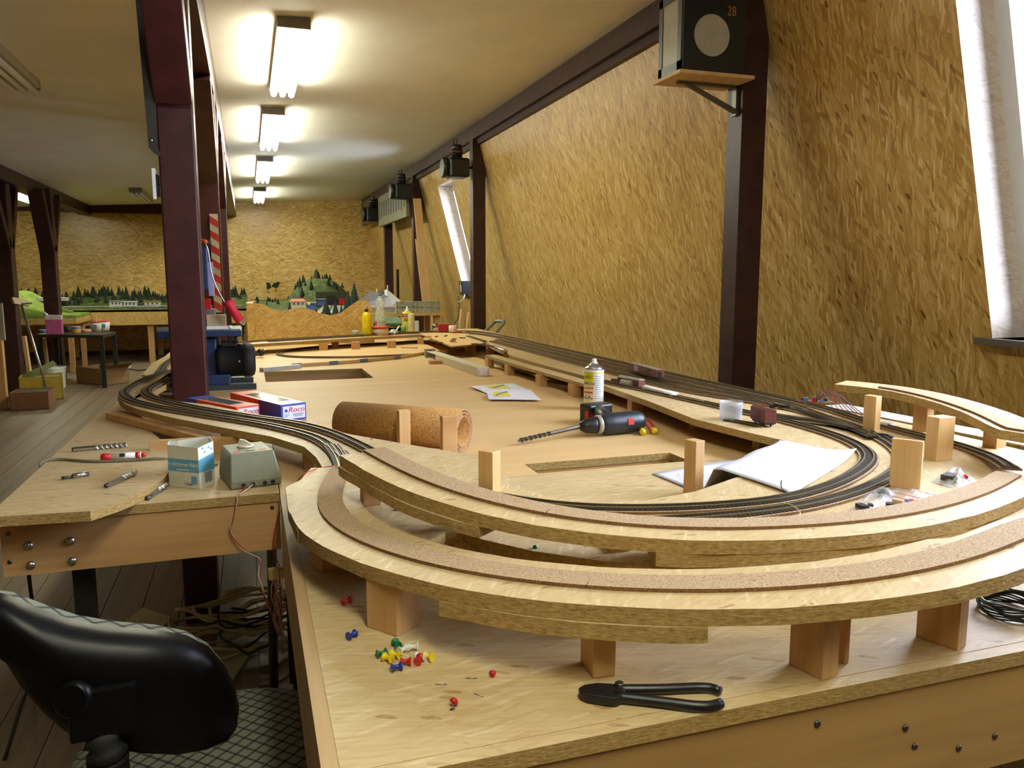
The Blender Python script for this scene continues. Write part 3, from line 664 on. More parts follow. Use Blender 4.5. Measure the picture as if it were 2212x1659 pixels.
# turnout pieces
def turnout(pts, z, label, group='track turnouts'):
    r = thing('turnout', tuple(G(pts[0][0], pts[0][1], z)), label, 'turnout', group)
    p = relax(smooth(gz(pts, z + 0.0045), 0.02), 4)
    MB().sweep(p, -0.017, 0.017, 0, 0.0025).build('turnout_bed', [m_dark, m_dark], r)
    for s in (-1, 1): MB().sweep(p, s * .00865 - .0009, s * .00865 + .0009, .0025, .0055).build('rail', [m_rail, m_raild], r)
    MB().sweep(p, -.001, .001, .0025, .0052).build('guard_rail', [m_rail, m_raild], r)
    return r
tq = turnout(((714, 962), (728, 979), (738, 998), (743, 1016)), S + .002, 'black turnout joining the left tracks beside the ring end')
p_ = relax(smooth(gz(((730, 976), (746, 992), (760, 1012), (772, 1026)), S + .0062), 0.02), 3); MB().sweep(p_, -.017, .017, 0, .0022).build('branch_bed', [m_dark, m_dark], tq)
for s_ in (-1, 1): MB().sweep(p_, s_ * .00865 - .001, s_ * .00865 + .001, .0022, .0052).build('rail', [m_rail, m_raild], tq)
turnout(((1640, 892), (1720, 905), (1790, 914), (1850, 928)), S + .002, 'long dark turnout where the right tracks converge')
turnout(((1740, 888), (1800, 908), (1850, 928), (1890, 945)), S + .002, 'dark turnout beside the black point motor')
for (u, v, lb) in ((1690, 884, 'black point motor cover beside the converging tracks'), (1895, 946, 'long black point motor cover next to the loose post')):
    q = G(u, v, S); M = TR(q, radians(-62)); r = MB()
    r.box(-0.035, 0.035, -0.009, 0.009, 0, 0.009, M=M); r.box(-0.026, 0.026, -0.006, 0.006, 0.009, 0.012, M=M)
    r.build('point_motor', m_black, None, lb, 'point motor', 'point motors', bevel=0.002)

# ------------------------------------------------------------------ small things on the foreground table
def bent_text(body, size, c, r, th, zc, mat, parent, ext=0.0003, xs=1.0):
    cu = bpy.data.curves.new('t', 'FONT'); cu.body = body; cu.size = size; cu.extrude = ext; cu.align_x = 'CENTER'; cu.align_y = 'CENTER'; cu.resolution_u = 2
    ob = bpy.data.objects.new('t', cu); COL.objects.link(ob); dg = bpy.context.evaluated_depsgraph_get(); dg.update()
    me = bpy.data.meshes.new_from_object(ob.evaluated_get(dg)); bpy.data.objects.remove(ob); bpy.data.curves.remove(cu)
    b = MB(); vs = []
    for p in me.vertices:
        a = th + p.co.x * xs / r; rr = r + 0.0004 + p.co.z; vs.append((c[0] + rr * cos(a), c[1] + rr * sin(a), zc + p.co.y))
    b.add(vs, [list(f.vertices) for f in me.polygons]); bpy.data.meshes.remove(me)
    return b.build('lettering', mat, parent)
def toward(p):  # angle from p to the camera in plan
    return math.atan2(-p[1], -p[0])

PINC = {'blue': m_blue, 'green': m_green, 'yellow': m_yel, 'white': m_white, 'red': m_red}
def pushpin(u, v, colr, az, where, up=False):
    q = G(u, v, B); r = 0.0052
    if up: M = TR((q.x, q.y, B), az)
    else: M = TR((q.x, q.y, B + r), az) @ Matrix.Rotation(pi / 2, 4, 'Y') @ Matrix.Translation((0, 0, -0.006))
    t = thing('pushpin', (q.x, q.y, B), '%s plastic pushpin %s' % (colr, where), 'pushpin', 'pushpins scattered on the foreground table')
    MB().lathe([(0.0048, 0), (0.005, 0.001), (0.0042, 0.0016), (0.0026, 0.003), (0.0024, 0.0075), (0.0036, 0.0095), (0.0052, 0.0105), (0.005, 0.0118)], 14, M).build('pin_head', PINC[colr], t)
    MB().tube([M @ Vector((0, 0, 0.0005)), M @ Vector((0, 0, -0.009))], [0.0006, 0.0002], 6).build('needle', m_steel, t)
for (u, v, c, a, w) in ((760, 1380, 'blue', 215, 'lying apart beside the ring post'), (857, 1400, 'green', 100, 'standing on edge behind the heap'), (825, 1420, 'green', 10, 'at the edge of the heap next to a yellow one'),
                        (838, 1430, 'yellow', 130, 'leaning on a green one'), (854, 1423, 'yellow', 140, 'in the middle of the heap'), (870, 1412, 'white', 215, 'in the heap next to a yellow one'), (893, 1406, 'white', 352, 'at the top of the heap'),
                        (877, 1438, 'red', 345, 'in the heap touching the blue one'), (857, 1450, 'blue', 5, 'at the front of the heap'), (909, 1427, 'white', 325, 'lying across a red one'), (905, 1434, 'red', 60, 'half hidden under a white one'),
                        (926, 1427, 'yellow', 310, 'at the outer side of the heap next to a white one'), (750, 1306, 'red', 30, 'lying in the shadow of the outer ring')):
    pushpin(u, v, c, radians(a), w)
t = thing('pushpin', tuple(G(979, 1528, B)), 'broken red pushpin with a bare stub near the table front', 'pushpin', 'pushpins scattered on the foreground table')
q = G(979, 1527, B); MB().lathe([(0.0045, 0), (0.0046, 0.002), (0.003, 0.0042), (0.0005, 0.005)], 12, TR((q.x, q.y, B + .0045), 0.6, 0.0, 0.9)).build('pin_head', m_red, t)
MB().tube([G(972, 1533, B + .001), G(982, 1530, B + .002)], 0.0009, 6).build('needle', m_dsteel, t)
q = G(1060, 1463, B); MB().lathe([(0.0035, 0), (0.0038, 0.003), (0.002, 0.006), (0.0005, 0.0065)], 10, TR((q.x, q.y, B + .0032), 0.3, 0.0, 1.4)).build('pushpin_fragment', m_red, None, 'small red pushpin fragment near the loose needles', 'pushpin')
for i, (a, c_) in enumerate((((940, 1478), (965, 1478)), ((1006, 1465), (1030, 1465)), ((1024, 1498), (1044, 1504)))):
    MB().tube([G(a[0], a[1], B + .0008), G(c_[0], c_[1], B + .0008)], [0.0004, 0.0008], 6).build('pin_needle', m_steel, None, 'bare metal pin needle lying on the foreground table', 'needle', 'loose pin needles')
for (u, v, m_, lb) in ((843, 1143, plain('teal', rgb(30, 120, 110), .5), 'tiny teal plastic crumb on the deck'), (1156, 1184, m_green, 'tiny green plastic crumb on the deck edge'), (857, 1102, plain('crumb', rgb(96, 60, 52), .6), 'tiny brown crumb on the deck beside the ring post')):
    q = G(u, v, S); MB().lathe([(0.003, 0), (0.004, 0.002), (0.002, 0.004), (0.0005, 0.0045)], 7, TR(q, 0.5, 0.2)).build('crumb', m_, None, lb, 'crumb')

# side cutters
pz = B + 0.007
pl = thing('side_cutter', tuple(G(1400, 1505, B)), 'black metal side cutting pliers lying open on the foreground table', 'pliers')
hd = gp(((1249, 1491), (1262, 1484), (1290, 1480), (1325, 1482), (1350, 1492), (1352, 1506), (1330, 1516), (1300, 1512), (1268, 1507), (1252, 1500)), pz)
MB().prism(hd, B + .0005, B + .0105, 0, 0).build('jaw', m_black, pl, bevel=0.002)
MB().tube(smooth(gz(((1330, 1490), (1380, 1490), (1440, 1490), (1500, 1488), (1540, 1490), (1556, 1496)), B + .0062), .01), [.005] + [.0054] * 60, 10).build('handle', m_black, pl) if False else None
def taper_tube(pts, z, r0, r1):
    P = smooth(gz(pts, z), .01); n = len(P); return MB().tube(P, [r0 + (r1 - r0) * i / (n - 1) for i in range(n)], 10)
taper_tube(((1325, 1489), (1380, 1489), (1440, 1488), (1500, 1485), (1535, 1486), (1556, 1493)), B + .0058, .0056, .0050).build('handle', m_black, pl)
taper_tube(((1325, 1505), (1390, 1512), (1450, 1519), (1500, 1525), (1535, 1525), (1558, 1519)), B + .0058, .0060, .0052).build('handle', m_black, pl)
q = G(1338, 1498, B); MB().lathe([(0.005, 0), (0.005, .0115), (.004, .0125)], 14, TR(q)).build('rivet', m_dsteel, pl)
# coil of green wire
c = G(2180, 1322, B); b = MB()
m_wireg = plain('green_wire', rgb(44, 62, 50), 0.4)
cl = thing('wire_coil', tuple(c), 'coil of dark green wire lying under the outer ring', 'wire')
for i in range(9):
    rr = .034 + .004 * random.random(); z = B + .0015 + .0022 * i; dx = .004 * (random.random() - .5)
    MB().tube([(c.x + dx + rr * cos(t * pi / 16), c.y + rr * sin(t * pi / 16), z + .0012 * sin(t + i)) for t in range(32)], .0013, 5, closed=True).build('turn', m_wireg, cl)
# bags of parts
m_bag = film('clear_bag_film', (0.9, 0.92, 1.0, 1), 0.30, 0.06); m_zip = plain('zip_red', rgb(180, 60, 70), .5)
def bag(corners, z, name, label, seed, amp=.006, mat=m_bag):
    rnd = random.Random(seed); P = [G(u, v, z) for u, v in corners]; n = 12; b = MB(); vs = []
    ctr = sum(P, Vector()) / 4; t = thing(name, (ctr.x, ctr.y, z), label, 'bag', 'clear plastic parts bags')
    for i in range(n + 1):
        for j in range(n + 1):
            s_, w_ = i / n, j / n; p = P[0].lerp(P[1], s_).lerp(P[3].lerp(P[2], s_), w_)
            e = min(s_, 1 - s_, w_, 1 - w_) * 4; p.z += .0012 + min(1, e) * amp * (.75 + .45 * sin(s_ * 7 + seed) * sin(w_ * 6 + seed * 2) + .25 * sin(s_ * 17 + w_ * 13 + seed)); vs.append(p)
    b.add(vs, [(i * (n + 1) + j, (i + 1) * (n + 1) + j, (i + 1) * (n + 1) + j + 1, i * (n + 1) + j + 1) for i in range(n) for j in range(n)])
    b.build('bag_film', mat, t); return t, P
t1, P = bag(((1822, 1117), (1918, 1092), (1952, 1052), (1868, 1064)), S, 'parts_bag', 'clear plastic bag of small dark parts beside the curved track', 3)
t2, P2 = bag(((1910, 1112), (2010, 1094), (2062, 1074), (1938, 1049)), S, 'parts_bag', 'clear zip bag with red lines holding small rolling stock parts', 5, .007)
for (a, c_) in (((1940, 1052), (2050, 1076)), ((1932, 1064), (2022, 1084)), ((1928, 1072), (2006, 1090))):
    MB().sweep([G(a[0], a[1], S + .0085), G(c_[0], c_[1], S + .0085)], -.0008, .0008, 0, .0006).build('zip_line', [m_zip, m_zip], t2)
m_bit = plain('dark_part', rgb(40, 38, 38), .5); m_bb = plain('blue_grey_part', rgb(96, 116, 160), .5); m_tan = plain('tan_part', rgb(196, 166, 130), .6)
for par, L in ((t1, ((1862, 1102, m_bit, .018), (1870, 1106, m_bit, .012), (1848, 1104, m_red, .005), (1880, 1096, m_bit, .01))), (t2, ((1925, 1098, m_bit, .016), (1940, 1090, m_tan, .016), (1956, 1088, m_bb, .013), (1968, 1086, m_red, .009), (1976, 1090, m_bb, .008), (1918, 1095, m_red, .006)))):
    for (u, v, m_, sz) in L:
        q = G(u, v, S); MB().box(-sz / 2, sz / 2, -sz / 3, sz / 3, .0015, .0015 + sz * .45, M=TR(q, random.random() * 3)).build('part', m_, par)
q = G(1908, 1072, S); t4 = thing('parts_bag', tuple(q), 'small clear bag with a dark brown part touching the curved track', 'bag', 'clear plastic parts bags')
MB().lathe([(.008, .001), (.01, .006), (.006, .011), (.001, .013)], 9, TR(q)).build('part', m_bit, t4); 
MB().lathe([(.018, .0005), (.016, .007), (.009, .014), (.002, .016)], 9, TR(q)).build('bag_film', m_bag, t4)
m_foil = film('shiny_bag_film', (0.92, 0.93, 1.0, 1), 0.45, 0.05)
t3, P3 = bag(((2012, 1042), (2066, 1058), (2112, 1040), (2060, 1008)), S, 'parts_bag', 'shiny crumpled bag with a dark part beside the wide loose post', 9, .016, m_foil)
MB().box(-.014, .014, -.01, .01, .0015, .016, M=TR(G(2050, 1043, S), .4)).build('part', m_bit, t3)
MB().lathe([(.004, 0), (.005, .004), (.003, .008), (.001, .009)], 9, TR(G(2085, 1035, S + .006))).build('part', m_red, t3)

# ------------------------------------------------------------------ papers
def plan_mat():
    t = NT('printed_plan'); v = t.coords(rot=.5); br = t.n('TexBrick'); t.l(v, br.inputs[0]); br.inputs['Scale'].default_value = 9
    br.inputs['Mortar Size'].default_value = .012; br.inputs['Color1'].default_value = (1, 1, 1, 1); br.inputs['Color2'].default_value = (1, 1, 1, 1); br.inputs['Mortar'].default_value = (.6, .6, .66, 1)
    br.offset = .37; nz = t.noise(v, 9, 2); f = t.ramp(nz.outputs[0], ((.5, (0, 0, 0, 1)), (.58, (.6, .6, .6, 1))))
    t.col(t.mixc(1.0, rgb(214, 214, 226), t.mixc(f, (1, 1, 1, 1), br.outputs[0]), 'MULTIPLY')); t.setv(rough=.75); return t.m
m_plan = plan_mat()
A_, B_, C_, D_ = G(1408, 1023, B + .002), G(1592, 966, B + .03), G(1850, 981, S + .004), G(1712, 1068, S + .003)
n = 18; vs = []
for i in range(n + 1):
    for j in range(n + 1):
        s_, w_ = i / n, j / n; p = A_.lerp(D_, s_).lerp(B_.lerp(C_, s_), w_)
        k = min(1, max(0, (s_ * 1.0 + w_ * .12 - .40) / .12)); k = k * k * (3 - 2 * k); p.z = B + .0015 + (S + .0035 - B - .0015) * k + .0012 * sin(s_ * 9 + w_ * 4)
        c_ = max(0, s_ + w_ - 1.72) / .28; p.z += .012 * c_ ** 2; vs.append(p)
b = MB(); b.add(vs, [(i * (n + 1) + j, (i + 1) * (n + 1) + j, (i + 1) * (n + 1) + j + 1, i * (n + 1) + j + 1) for i in range(n) for j in range(n)], smooth=True)
o = b.build('track_plan', m_plan, None, 'large white printed plan sheet lying half on the track deck', 'paper'); sd = o.modifiers.new('thickness', 'SOLIDIFY'); sd.thickness = .0004; sd.offset = 1
m_yelp = plain('yellow_print', rgb(226, 210, 60), .8); m_gpr = plain('grey_print', rgb(110, 120, 140), .8)
def sheet(c, z, label, patch):
    P = [G(u, v, z + .001 + (0.006 if i in (0,) else 0.0)) for i, (u, v) in enumerate(c)]; n = 6; t = thing('instruction_sheet', tuple(sum(P, Vector()) / 4), label, 'paper', 'instruction leaflets'); vs = []
    def at(s_, w_): p = P[0].lerp(P[1], s_).lerp(P[3].lerp(P[2], s_), w_); p.z += .002 * sin(s_ * 5) * sin(w_ * 3); return p
    for i in range(n + 1):
        for j in range(n + 1): vs.append(at(i / n, j / n))
    MB().add(vs, [(i * (n + 1) + j, (i + 1) * (n + 1) + j, (i + 1) * (n + 1) + j + 1, i * (n + 1) + j + 1) for i in range(n) for j in range(n)], smooth=True).build('page', m_paper, t)
    a, e, f, g = patch; up = Vector((0, 0, .0012)); MB().add([at(a, f) + up, at(e, f) + up, at(e, g) + up, at(a, g) + up], [(0, 1, 2, 3)]).build('print_patch', m_yelp, t)
    up = Vector((0, 0, .002)); MB().tube([at(a + .05, g - .1) + up, at((a + e) / 2, (f + g) / 2) + up, at(e - .02, f + .1) + up], .0025, 4).build('print_drawing', m_gpr, t)
sheet(((1017, 834), (1108, 828), (1150, 844), (1050, 849)), B + .003, 'open instruction leaflet with a yellow picture, partly under another', (.28, .72, .1, .6))
sheet(((1052, 848), (1146, 842), (1170, 864), (1056, 863)), B + .006, 'upper instruction leaflet with a yellow picture and track drawing', (.12, .45, .05, .65))

# ------------------------------------------------------------------ drill driver
P0, P1 = GY(1253, 936, 1.93), GY(1387, 924, 1.95); P0.z = B + .031; P1.z = B + .033
dd = thing('cordless_drill', (P1.x - .08, 1.94, B), 'black cordless drill driver lying on its side with a long bit', 'drill')
Md = along(P0, P1); L = (P1 - P0).length
MB().lathe([(.008, 0), (.013, .004), (.020, .018), (.0225, .04), (.0225, .048)], 20, Md).build('chuck', m_black, dd)
MB().lathe([(.0245, .048), (.0265, .052), (.0265, .06), (.0245, .062)], 20, Md).build('chuck_ring', plain('ring_grey', rgb(150, 146, 132), .4), dd)
MB().lathe([(.0255, .062), (.0295, .075), (.030, .1), (.0295, L - .03), (.0275, L - .012), (.022, L - .002), (.018, L)], 20, Md).build('motor_housing', plain('housing_black', rgb(34, 40, 48), .4), dd)
for k_ in range(4):
    MB().box(-.004, .004, -.0305, -.027, L - .05 + k_ * .01, L - .046 + k_ * .01, M=Md @ Matrix.Rotation(radians(40), 4, 'Z')).build('vent_slot', m_black, dd)
tocam = (CAM - (P0 + P1) / 2).normalized()
ax = (P1 - P0).normalized(); side = (tocam - ax * tocam.dot(ax)).normalized(); upv = side.cross(ax) if side.cross(ax).z > 0 else ax.cross(side)
bc = P0 + ax * (L * .72) + side * .029
MB().box(-.009, .009, -.009, .009, -.002, .002, M=frame(bc, ax, upv, side)).build('red_badge', m_red, dd)
hA = P0 + ax * .10 + Vector((0, .015, .004)); hB = G(1292, 893, B + .03); hB.z = B + .034
MB().tube([hA, hA.lerp(hB, .5) + Vector((0, 0, .004)), hB], [.021, .019, .023], 12).build('handle', plain('housing_black', rgb(34, 40, 48)), dd)
Mb = TR((hB.x, hB.y + .012, B), radians(14))
bt = MB().box(-.042, .045, -.022, .03, .001, .058, M=Mb).build('battery_pack', m_black, dd, bevel=.006)
MB().box(-.0435, -.0415, -.016, .0, .012, .04, M=Mb).build('release_button', m_red, bt)
MB().box(-.036, -.022, -.0235, -.0215, .012, .036, M=Mb).build('release_button', m_red, bt)
tip = G(1118, 953, B + .012); shank = P0 - ax * .001
dirb = (shank - tip).normalized(); Lb = (shank - tip).length; Mt = along(tip, shank)
def spiral_bit(b, M, L, r, twist, flutes=.6):
    n = int(L / .0025); vs, fs = [], []
    prof = ((1, 0), (.55, .55), (.9, 1.6), (1, pi), (.55, pi + .55), (.9, pi + 1.6))
    for i in range(n + 1):
        z = L * i / n; ph = twist * z if z < L * flutes else twist * L * flutes; s_ = min(1, z / (r * 1.2) + .1)
        for f, a in prof:
            g = f if z < L * flutes else 1; rr = r * g * s_ * (1 if z < L * flutes else .85); vs.append((rr * cos(a + ph), rr * sin(a + ph), z))
    k = len(prof)
    for i in range(n):
        for j in range(k): fs.append((i * k + j, i * k + (j + 1) % k, (i + 1) * k + (j + 1) % k, (i + 1) * k + j))
    fs.append(tuple(range(k))[::-1]); fs.append(tuple(n * k + j for j in range(k)))
    return b.add(vs, fs, 0, M)
spiral_bit(MB(), Mt, Lb, .0065, 110, .5).build('drill_bit', m_dsteel, dd)
# combination pliers behind the drill
q = G(1400, 935, B); cp = thing('combination_pliers', tuple(q), 'pliers with red and yellow handles half hidden behind the drill', 'pliers')
for s_, pts in ((0, ((1372, 903), (1390, 908), (1404, 918), (1413, 932))), (1, ((1366, 912), (1380, 920), (1388, 934)))):
    p_ = smooth(gz(pts, B + .009), .008); MB().tube(p_, .0085, 10).build('handle', m_yel if s_ else m_red, cp); MB().tube([p_[-3] + Vector((0, 0, .0005)), p_[-1] + Vector((.001, -.002, .0005))], .0089, 10).build('grip_tip', m_yel, cp)
# spray can
c = G(1282, 884, B); th = toward(c); sp = thing('spray_can', (c.x, c.y, B), 'yellow and white spray glue can with a silver shoulder and white nozzle', 'spray can')
R = .0325
MB().lathe([(R * .97, 0), (R, .003), (R, .126), (R * 1.02, .128), (R * 1.02, .132)], 28, TR((c.x, c.y, B))).build('can_body', m_white, sp)
MB().lathe([(R * .99, .132), (R * .9, .139), (R * .6, .147), (R * .42, .150), (R * .40, .153)], 28, TR((c.x, c.y, B))).build('shoulder', m_steel, sp)
MB().lathe([(.012, .150), (.012, .155), (.0075, .158), (.0075, .166), (.006, .168)], 16, TR((c.x, c.y, B))).build('nozzle', m_white, sp)
def band(c, r, a0, a1, z0, z1, mat, parent, name='label', n=14):
    vs = []
    for i in range(n + 1):
        a = a0 + (a1 - a0) * i / n
        for z in (z0, z1): vs.append((c[0] + r * cos(a), c[1] + r * sin(a), z))
    return MB().add(vs, [(2 * i, 2 * i + 2, 2 * i + 3, 2 * i + 1) for i in range(n)], smooth=True).build(name, mat, parent)
m_lim = plain('label_lime', rgb(214, 206, 30), .4); m_cream = plain('label_cream', rgb(226, 222, 180), .4); m_dgreen = plain('ink_green', rgb(30, 80, 30), .5); m_ink = plain('ink_black', rgb(24, 24, 24), .6); m_inkr = plain('ink_red', rgb(200, 36, 20), .5)
band(c, R + .0003, th - 1.9, th - .05, B + .095, B + .125, m_lim, sp); band(c, R + .0003, th - 1.9, th - .05, B + .008, B + .095, m_cream, sp); band(c, R + .0005, th - 1.9, th + 1.3, B + .122, B + .1255, m_lim, sp)
band(c, R + .0005, th - 1.9, th - 1.5, B + .01, B + .1, m_lim, sp)
for i_ in range(11): band(c, R + .0005, th + .12, th + .85 - .1 * (i_ % 3), B + .04 + i_ * .0072, B + .0415 + i_ * .0072, m_gpr, sp, 'print_line', 6)
bent_text('PETEC', .0125, c, R + .0003, th - .62, B + .109, m_dgreen, sp); bent_text('SPRÜH', .0135, c, R + .0003, th - .55, B + .088, m_ink, sp); bent_text('KLEBER', .0115, c, R + .0003, th - .58, B + .074, m_inkr, sp)
for z_ in (.058, .038): band(c, R + .0006, th - 1.3, th - .1, B + z_, B + z_ + .004, m_inkr, sp)
for a_, z_ in ((-.9, .045), (-.45, .045), (-.9, .022), (-.45, .022), (.3, .022), (.7, .022)):
    band(c, R + .0006, th + a_ - .14, th + a_ + .14, B + z_ - .006, B + z_ + .006, m_paper if a_ < 0 else m_paper, sp); band(c, R + .0008, th + a_ - .08, th + a_ + .08, B + z_ - .003, B + z_ + .002, m_ink, sp)

# ------------------------------------------------------------------ rolling stock and bits on the right shelf
m_rust = plain('boxcar_brown', rgb(96, 44, 34), .6); m_rust2 = plain('boxcar_red_brown', rgb(110, 52, 50), .6); m_groof = plain('grey_roof', rgb(150, 146, 126), .6)
def wagon(pa, pb, z, w, h, label, body, roof, flat=False, tilt=0.0, doors=2):
    a, b_ = G(*pa, z), G(*pb, z); d = b_ - a; L = d.length; ang = math.atan2(d.y, d.x); M = TR((a.x, a.y, z), ang) @ Matrix.Rotation(tilt, 4, 'X')
    t = thing('model_wagon', tuple((a + b_) / 2), label, 'wagon', 'model goods wagons')
    MB().box(0, L, -w / 2, w / 2, .011, .011 + h, M=M).build('body', body, t)
    vs = []; n = 8
    for x_ in (-.001, L + .001):
        for i in range(n + 1):
            s_ = -1 + 2 * i / n; vs.append((x_, s_ * (w / 2 + .001), .011 + h + (0.0015 if flat else .006) * (1 - s_ * s_)))
    bb = MB(); bb.add(vs, [(i, i + 1, n + 2 + i, n + 1 + i) for i in range(n)] + [tuple(range(n + 1))[::-1], tuple(range(n + 1, 2 * n + 2))], 0, M); bb.build('roof', roof, t)
    MB().box(.004, L - .004, -w * .4, w * .4, .006, .011, M=M).build('underframe', m_bit, t)
    for x_ in (L * .2, L * .8):
        for s_ in (-1, 1): MB().lathe([(.005, 0), (.005, .002), (.002, .0025)], 12, M @ TR((x_, s_ * .008, .005)) @ Matrix.Rotation(-s_ * pi / 2, 4, 'X')).build('wheel', m_dsteel, t)
    for i in range(doors):
        x_ = L * (.30 + .4 * i) if doors > 1 else L * .5; MB().box(x_ - L * .07, x_ + L * .07, -w / 2 - .001, -w / 2, .014, .008 + h, M=M).build('door', body if doors < 2 else m_bit if i else roof, t)
    for x_ in (-.006, L + .001):
        for s_ in (-1, 1): MB().lathe([(.001, 0), (.001, .005), (.0025, .0055)], 8, M @ TR((x_ if x_ > 0 else x_ + .006, s_ * w * .3, .012)) @ Matrix.Rotation(pi / 2 if x_ > 0 else -pi / 2, 4, 'Y')).build('buffer', m_bit, t)
    return t
wagon((1632, 912), (1664, 924), S, .030, .030, 'short red-brown goods wagon standing off the rails beside the frosted cup', m_rust, m_rust, doors=1)
wagon((1364, 804), (1426, 822), S + .009, .030, .027, 'long brown covered wagon with a grey roof standing on the rails', m_rust2, m_groof, flat=True, doors=3)
wagon((1340, 834), (1386, 843), S - .004, .026, .022, 'wagon tipped on its side with its grey rounded roof towards the tracks', m_rust2, m_groof, tilt=.0, doors=0)
MB().lathe([(.012, 0), (.0125, .001), (.0125, .055), (.012, .056)], 14, along(G(1345, 826, S + .013), G(1384, 834, S + .013))).build('tank_roof', m_groof, None, 'grey rounded wagon roof lying loose beside the tipped wagon', 'wagon roof')
q = G(1337, 823, S + .004); MB().box(-.03, .03, -.012, .012, 0, .0015, M=TR(q, radians(-40), .4)).build('metal_plate', m_dsteel, None, 'small grey metal plate leaning by the tipped wagon', 'plate')
a, b_ = G(1393, 842, S), G(1462, 860, S); d = b_ - a; M = TR(a, math.atan2(d.y, d.x)); wb = thing('white_profile', tuple(a), 'white plastic piece with ribbed end lying between the tracks', 'plastic part')
MB().box(0, d.length * .7, -.012, .012, .004, .014, M=M).build('bar', m_white, wb, bevel=.001)
for i_ in range(5): MB().box(d.length * (.72 + .05 * i_), d.length * (.745 + .05 * i_), -.012, .012, .004, .015, M=M).build('rib', m_white, wb)
a, b_ = G(1462, 855, S + .006), G(1520, 868, S + .006); MB().tube([a, b_], .0032, 8).build('wooden_stick', plain('stick_olive', rgb(120, 100, 60), .6), None, 'thin olive stick lying between the right tracks', 'stick')
c = G(1578, 906, S); cu_ = thing('frosted_cup', (c.x, c.y, S), 'frosted clear plastic cup beside the red-brown wagon', 'cup')
m_frost = plain('frosted_plastic', (0.6, 0.63, 0.70, 1), 0.4, var=0.03, alpha=0.34)
MB().lathe([(.0285, 0), (.0295, .04), (.030, .048), (.0288, .048), (.028, .002)], 28, TR((c.x, c.y, S)), cap=False).build('cup_wall', m_frost, cu_)
MB().lathe([(.0275, .001), (.0275, .003)], 20, TR((c.x, c.y, S))).build('cup_base', m_frost, cu_)
track(gz(((1568, 908), (1610, 914), (1645, 922)), S + .0005), 'short loose piece of flexible track under the red-brown wagon', cork=False, group='loose track pieces', rail=m_raild)
for (pts, lb) in ((((1010, 726), (1048, 738)), 'loose dark track strip on the far plywood panel'), (((1022, 743), (1068, 750)), 'loose dark track strip beside the silver cylinder')):
    track(gz(pts, S + .0045), lb, cork=False, group='loose track pieces', rail=m_raild)
MB().tube([G(1072, 751, S + .012), G(1092, 760, S + .012)], .011, 10).build('metal_cylinder', m_steel, None, 'short silver metal cylinder at the start of the right tracks', 'cylinder')
# circuit board
q = G(1760, 872, S); cb = thing('circuit_board', tuple(q), 'brown circuit board with black parts and a tangle of red wires', 'circuit board')
M = TR(q + Vector((0, 0, .006)), radians(-30)); MB().box(-.05, .05, -.025, .025, 0, .0016, M=M).build('board', plain('pcb', rgb(120, 84, 52), .6), cb)
for i_ in range(9):
    x_, y_ = random.uniform(-.04, .04), random.uniform(-.018, .018); hh = random.uniform(.006, .016); MB().box(x_ - .005, x_ + .005, y_ - .004, y_ + .004, .0016, hh, M=M).build('component', random.choice((m_bit, m_bit, m_bb, m_red)), cb)
m_wr = plain('red_wire', rgb(176, 40, 44), .45)
for i_ in range(7):
    e = G(1800 + i_ * 14, 884 + i_ * 4.2, S + .003); s0 = M @ Vector((.01, 0, .012)); md = s0.lerp(e, .4) + Vector((0, 0, .03 + .008 * random.random())) + Vector((random.uniform(-.02, .02), random.uniform(-.02, .02), 0))
    MB().tube(smooth([s0, md, s0.lerp(e, .75) + Vector((0, 0, .012)), e], .012), .0011, 5).build('wire', m_wr if i_ % 3 else m_bb, cb)
MB().box(-.012, .012, -.015, .015, 0, .012, M=TR(G(1915, 922, S), .3)).build('white_offcut', m_white, None, 'small white offcut by the outermost track', 'offcut')
b = MB(); M = TR((1.62, 1.52, S + .001), radians(95)); 
o = b.box(-.32, .32, -.04, .04, 0, .003, M=M).build('mesh_strip', plain('pale_strip', rgb(186, 180, 160), .6), None, 'pale perforated strip lying behind the ring posts', 'strip')
for i_ in range(16):
    for j_ in (-.024, -.008, .008, .024): MB().box(-.30 + i_ * .04, -.285 + i_ * .04, j_ - .0015, j_ + .0015, .003, .0036, M=M).build('slot', m_white, o)

# ------------------------------------------------------------------ cork roll
a, e = G(742, 957, B), G(1002, 979, B); Rr = .056
ax = (e - a).normalized(); a.z = e.z = B + Rr + .001
Mr = along(a, e); L = (e - a).length; cr = thing('cork_roll', ((a.x + e.x) / 2, (a.y + e.y) / 2, B), 'rolled sheet of brown cork lying behind the two tall posts', 'cork roll')
turns, n = 2.6, 100; vs = []; tk = .0032
for i in range(n + 1):
    t = i / n; ang = t * turns * 2 * pi - 1.0; rr = Rr - .020 * t * 1.0 - (.002 if t < .02 else 0)
    for (r_, z_) in ((rr, 0), (rr - tk, 0), (rr - tk, L), (rr, L)): vs.append((r_ * cos(ang), r_ * sin(ang), z_))
fs = []; fe = []
for i in range(n):
    p, q = 4 * i, 4 * i + 4; fs += [(p, q, q + 3, p + 3), (p + 1, p + 2, q + 2, q + 1)]; fe += [(p, p + 1, q + 1, q), (p + 3, q + 3, q + 2, p + 2)]
b = MB(); b.add(vs, fs, 0, Mr, True); o_ = len(b.v) - len(vs)
for f in fe: b.f.append([i + o_ for i in f]); b.mi.append(1); b.sm.append(False)
b.build('cork_sheet', [m_corkd, plain('cork_rim', rgb(150, 120, 92), .8)], cr)
MB().tube(smooth([G(800, 950, S), G(818, 938, S + .012), G(835, 940, S + .014), G(846, 956, S)], .006), .0007, 5).build('thin_wire', m_bit, None, 'thin bent wire standing before the cork roll', 'wire')
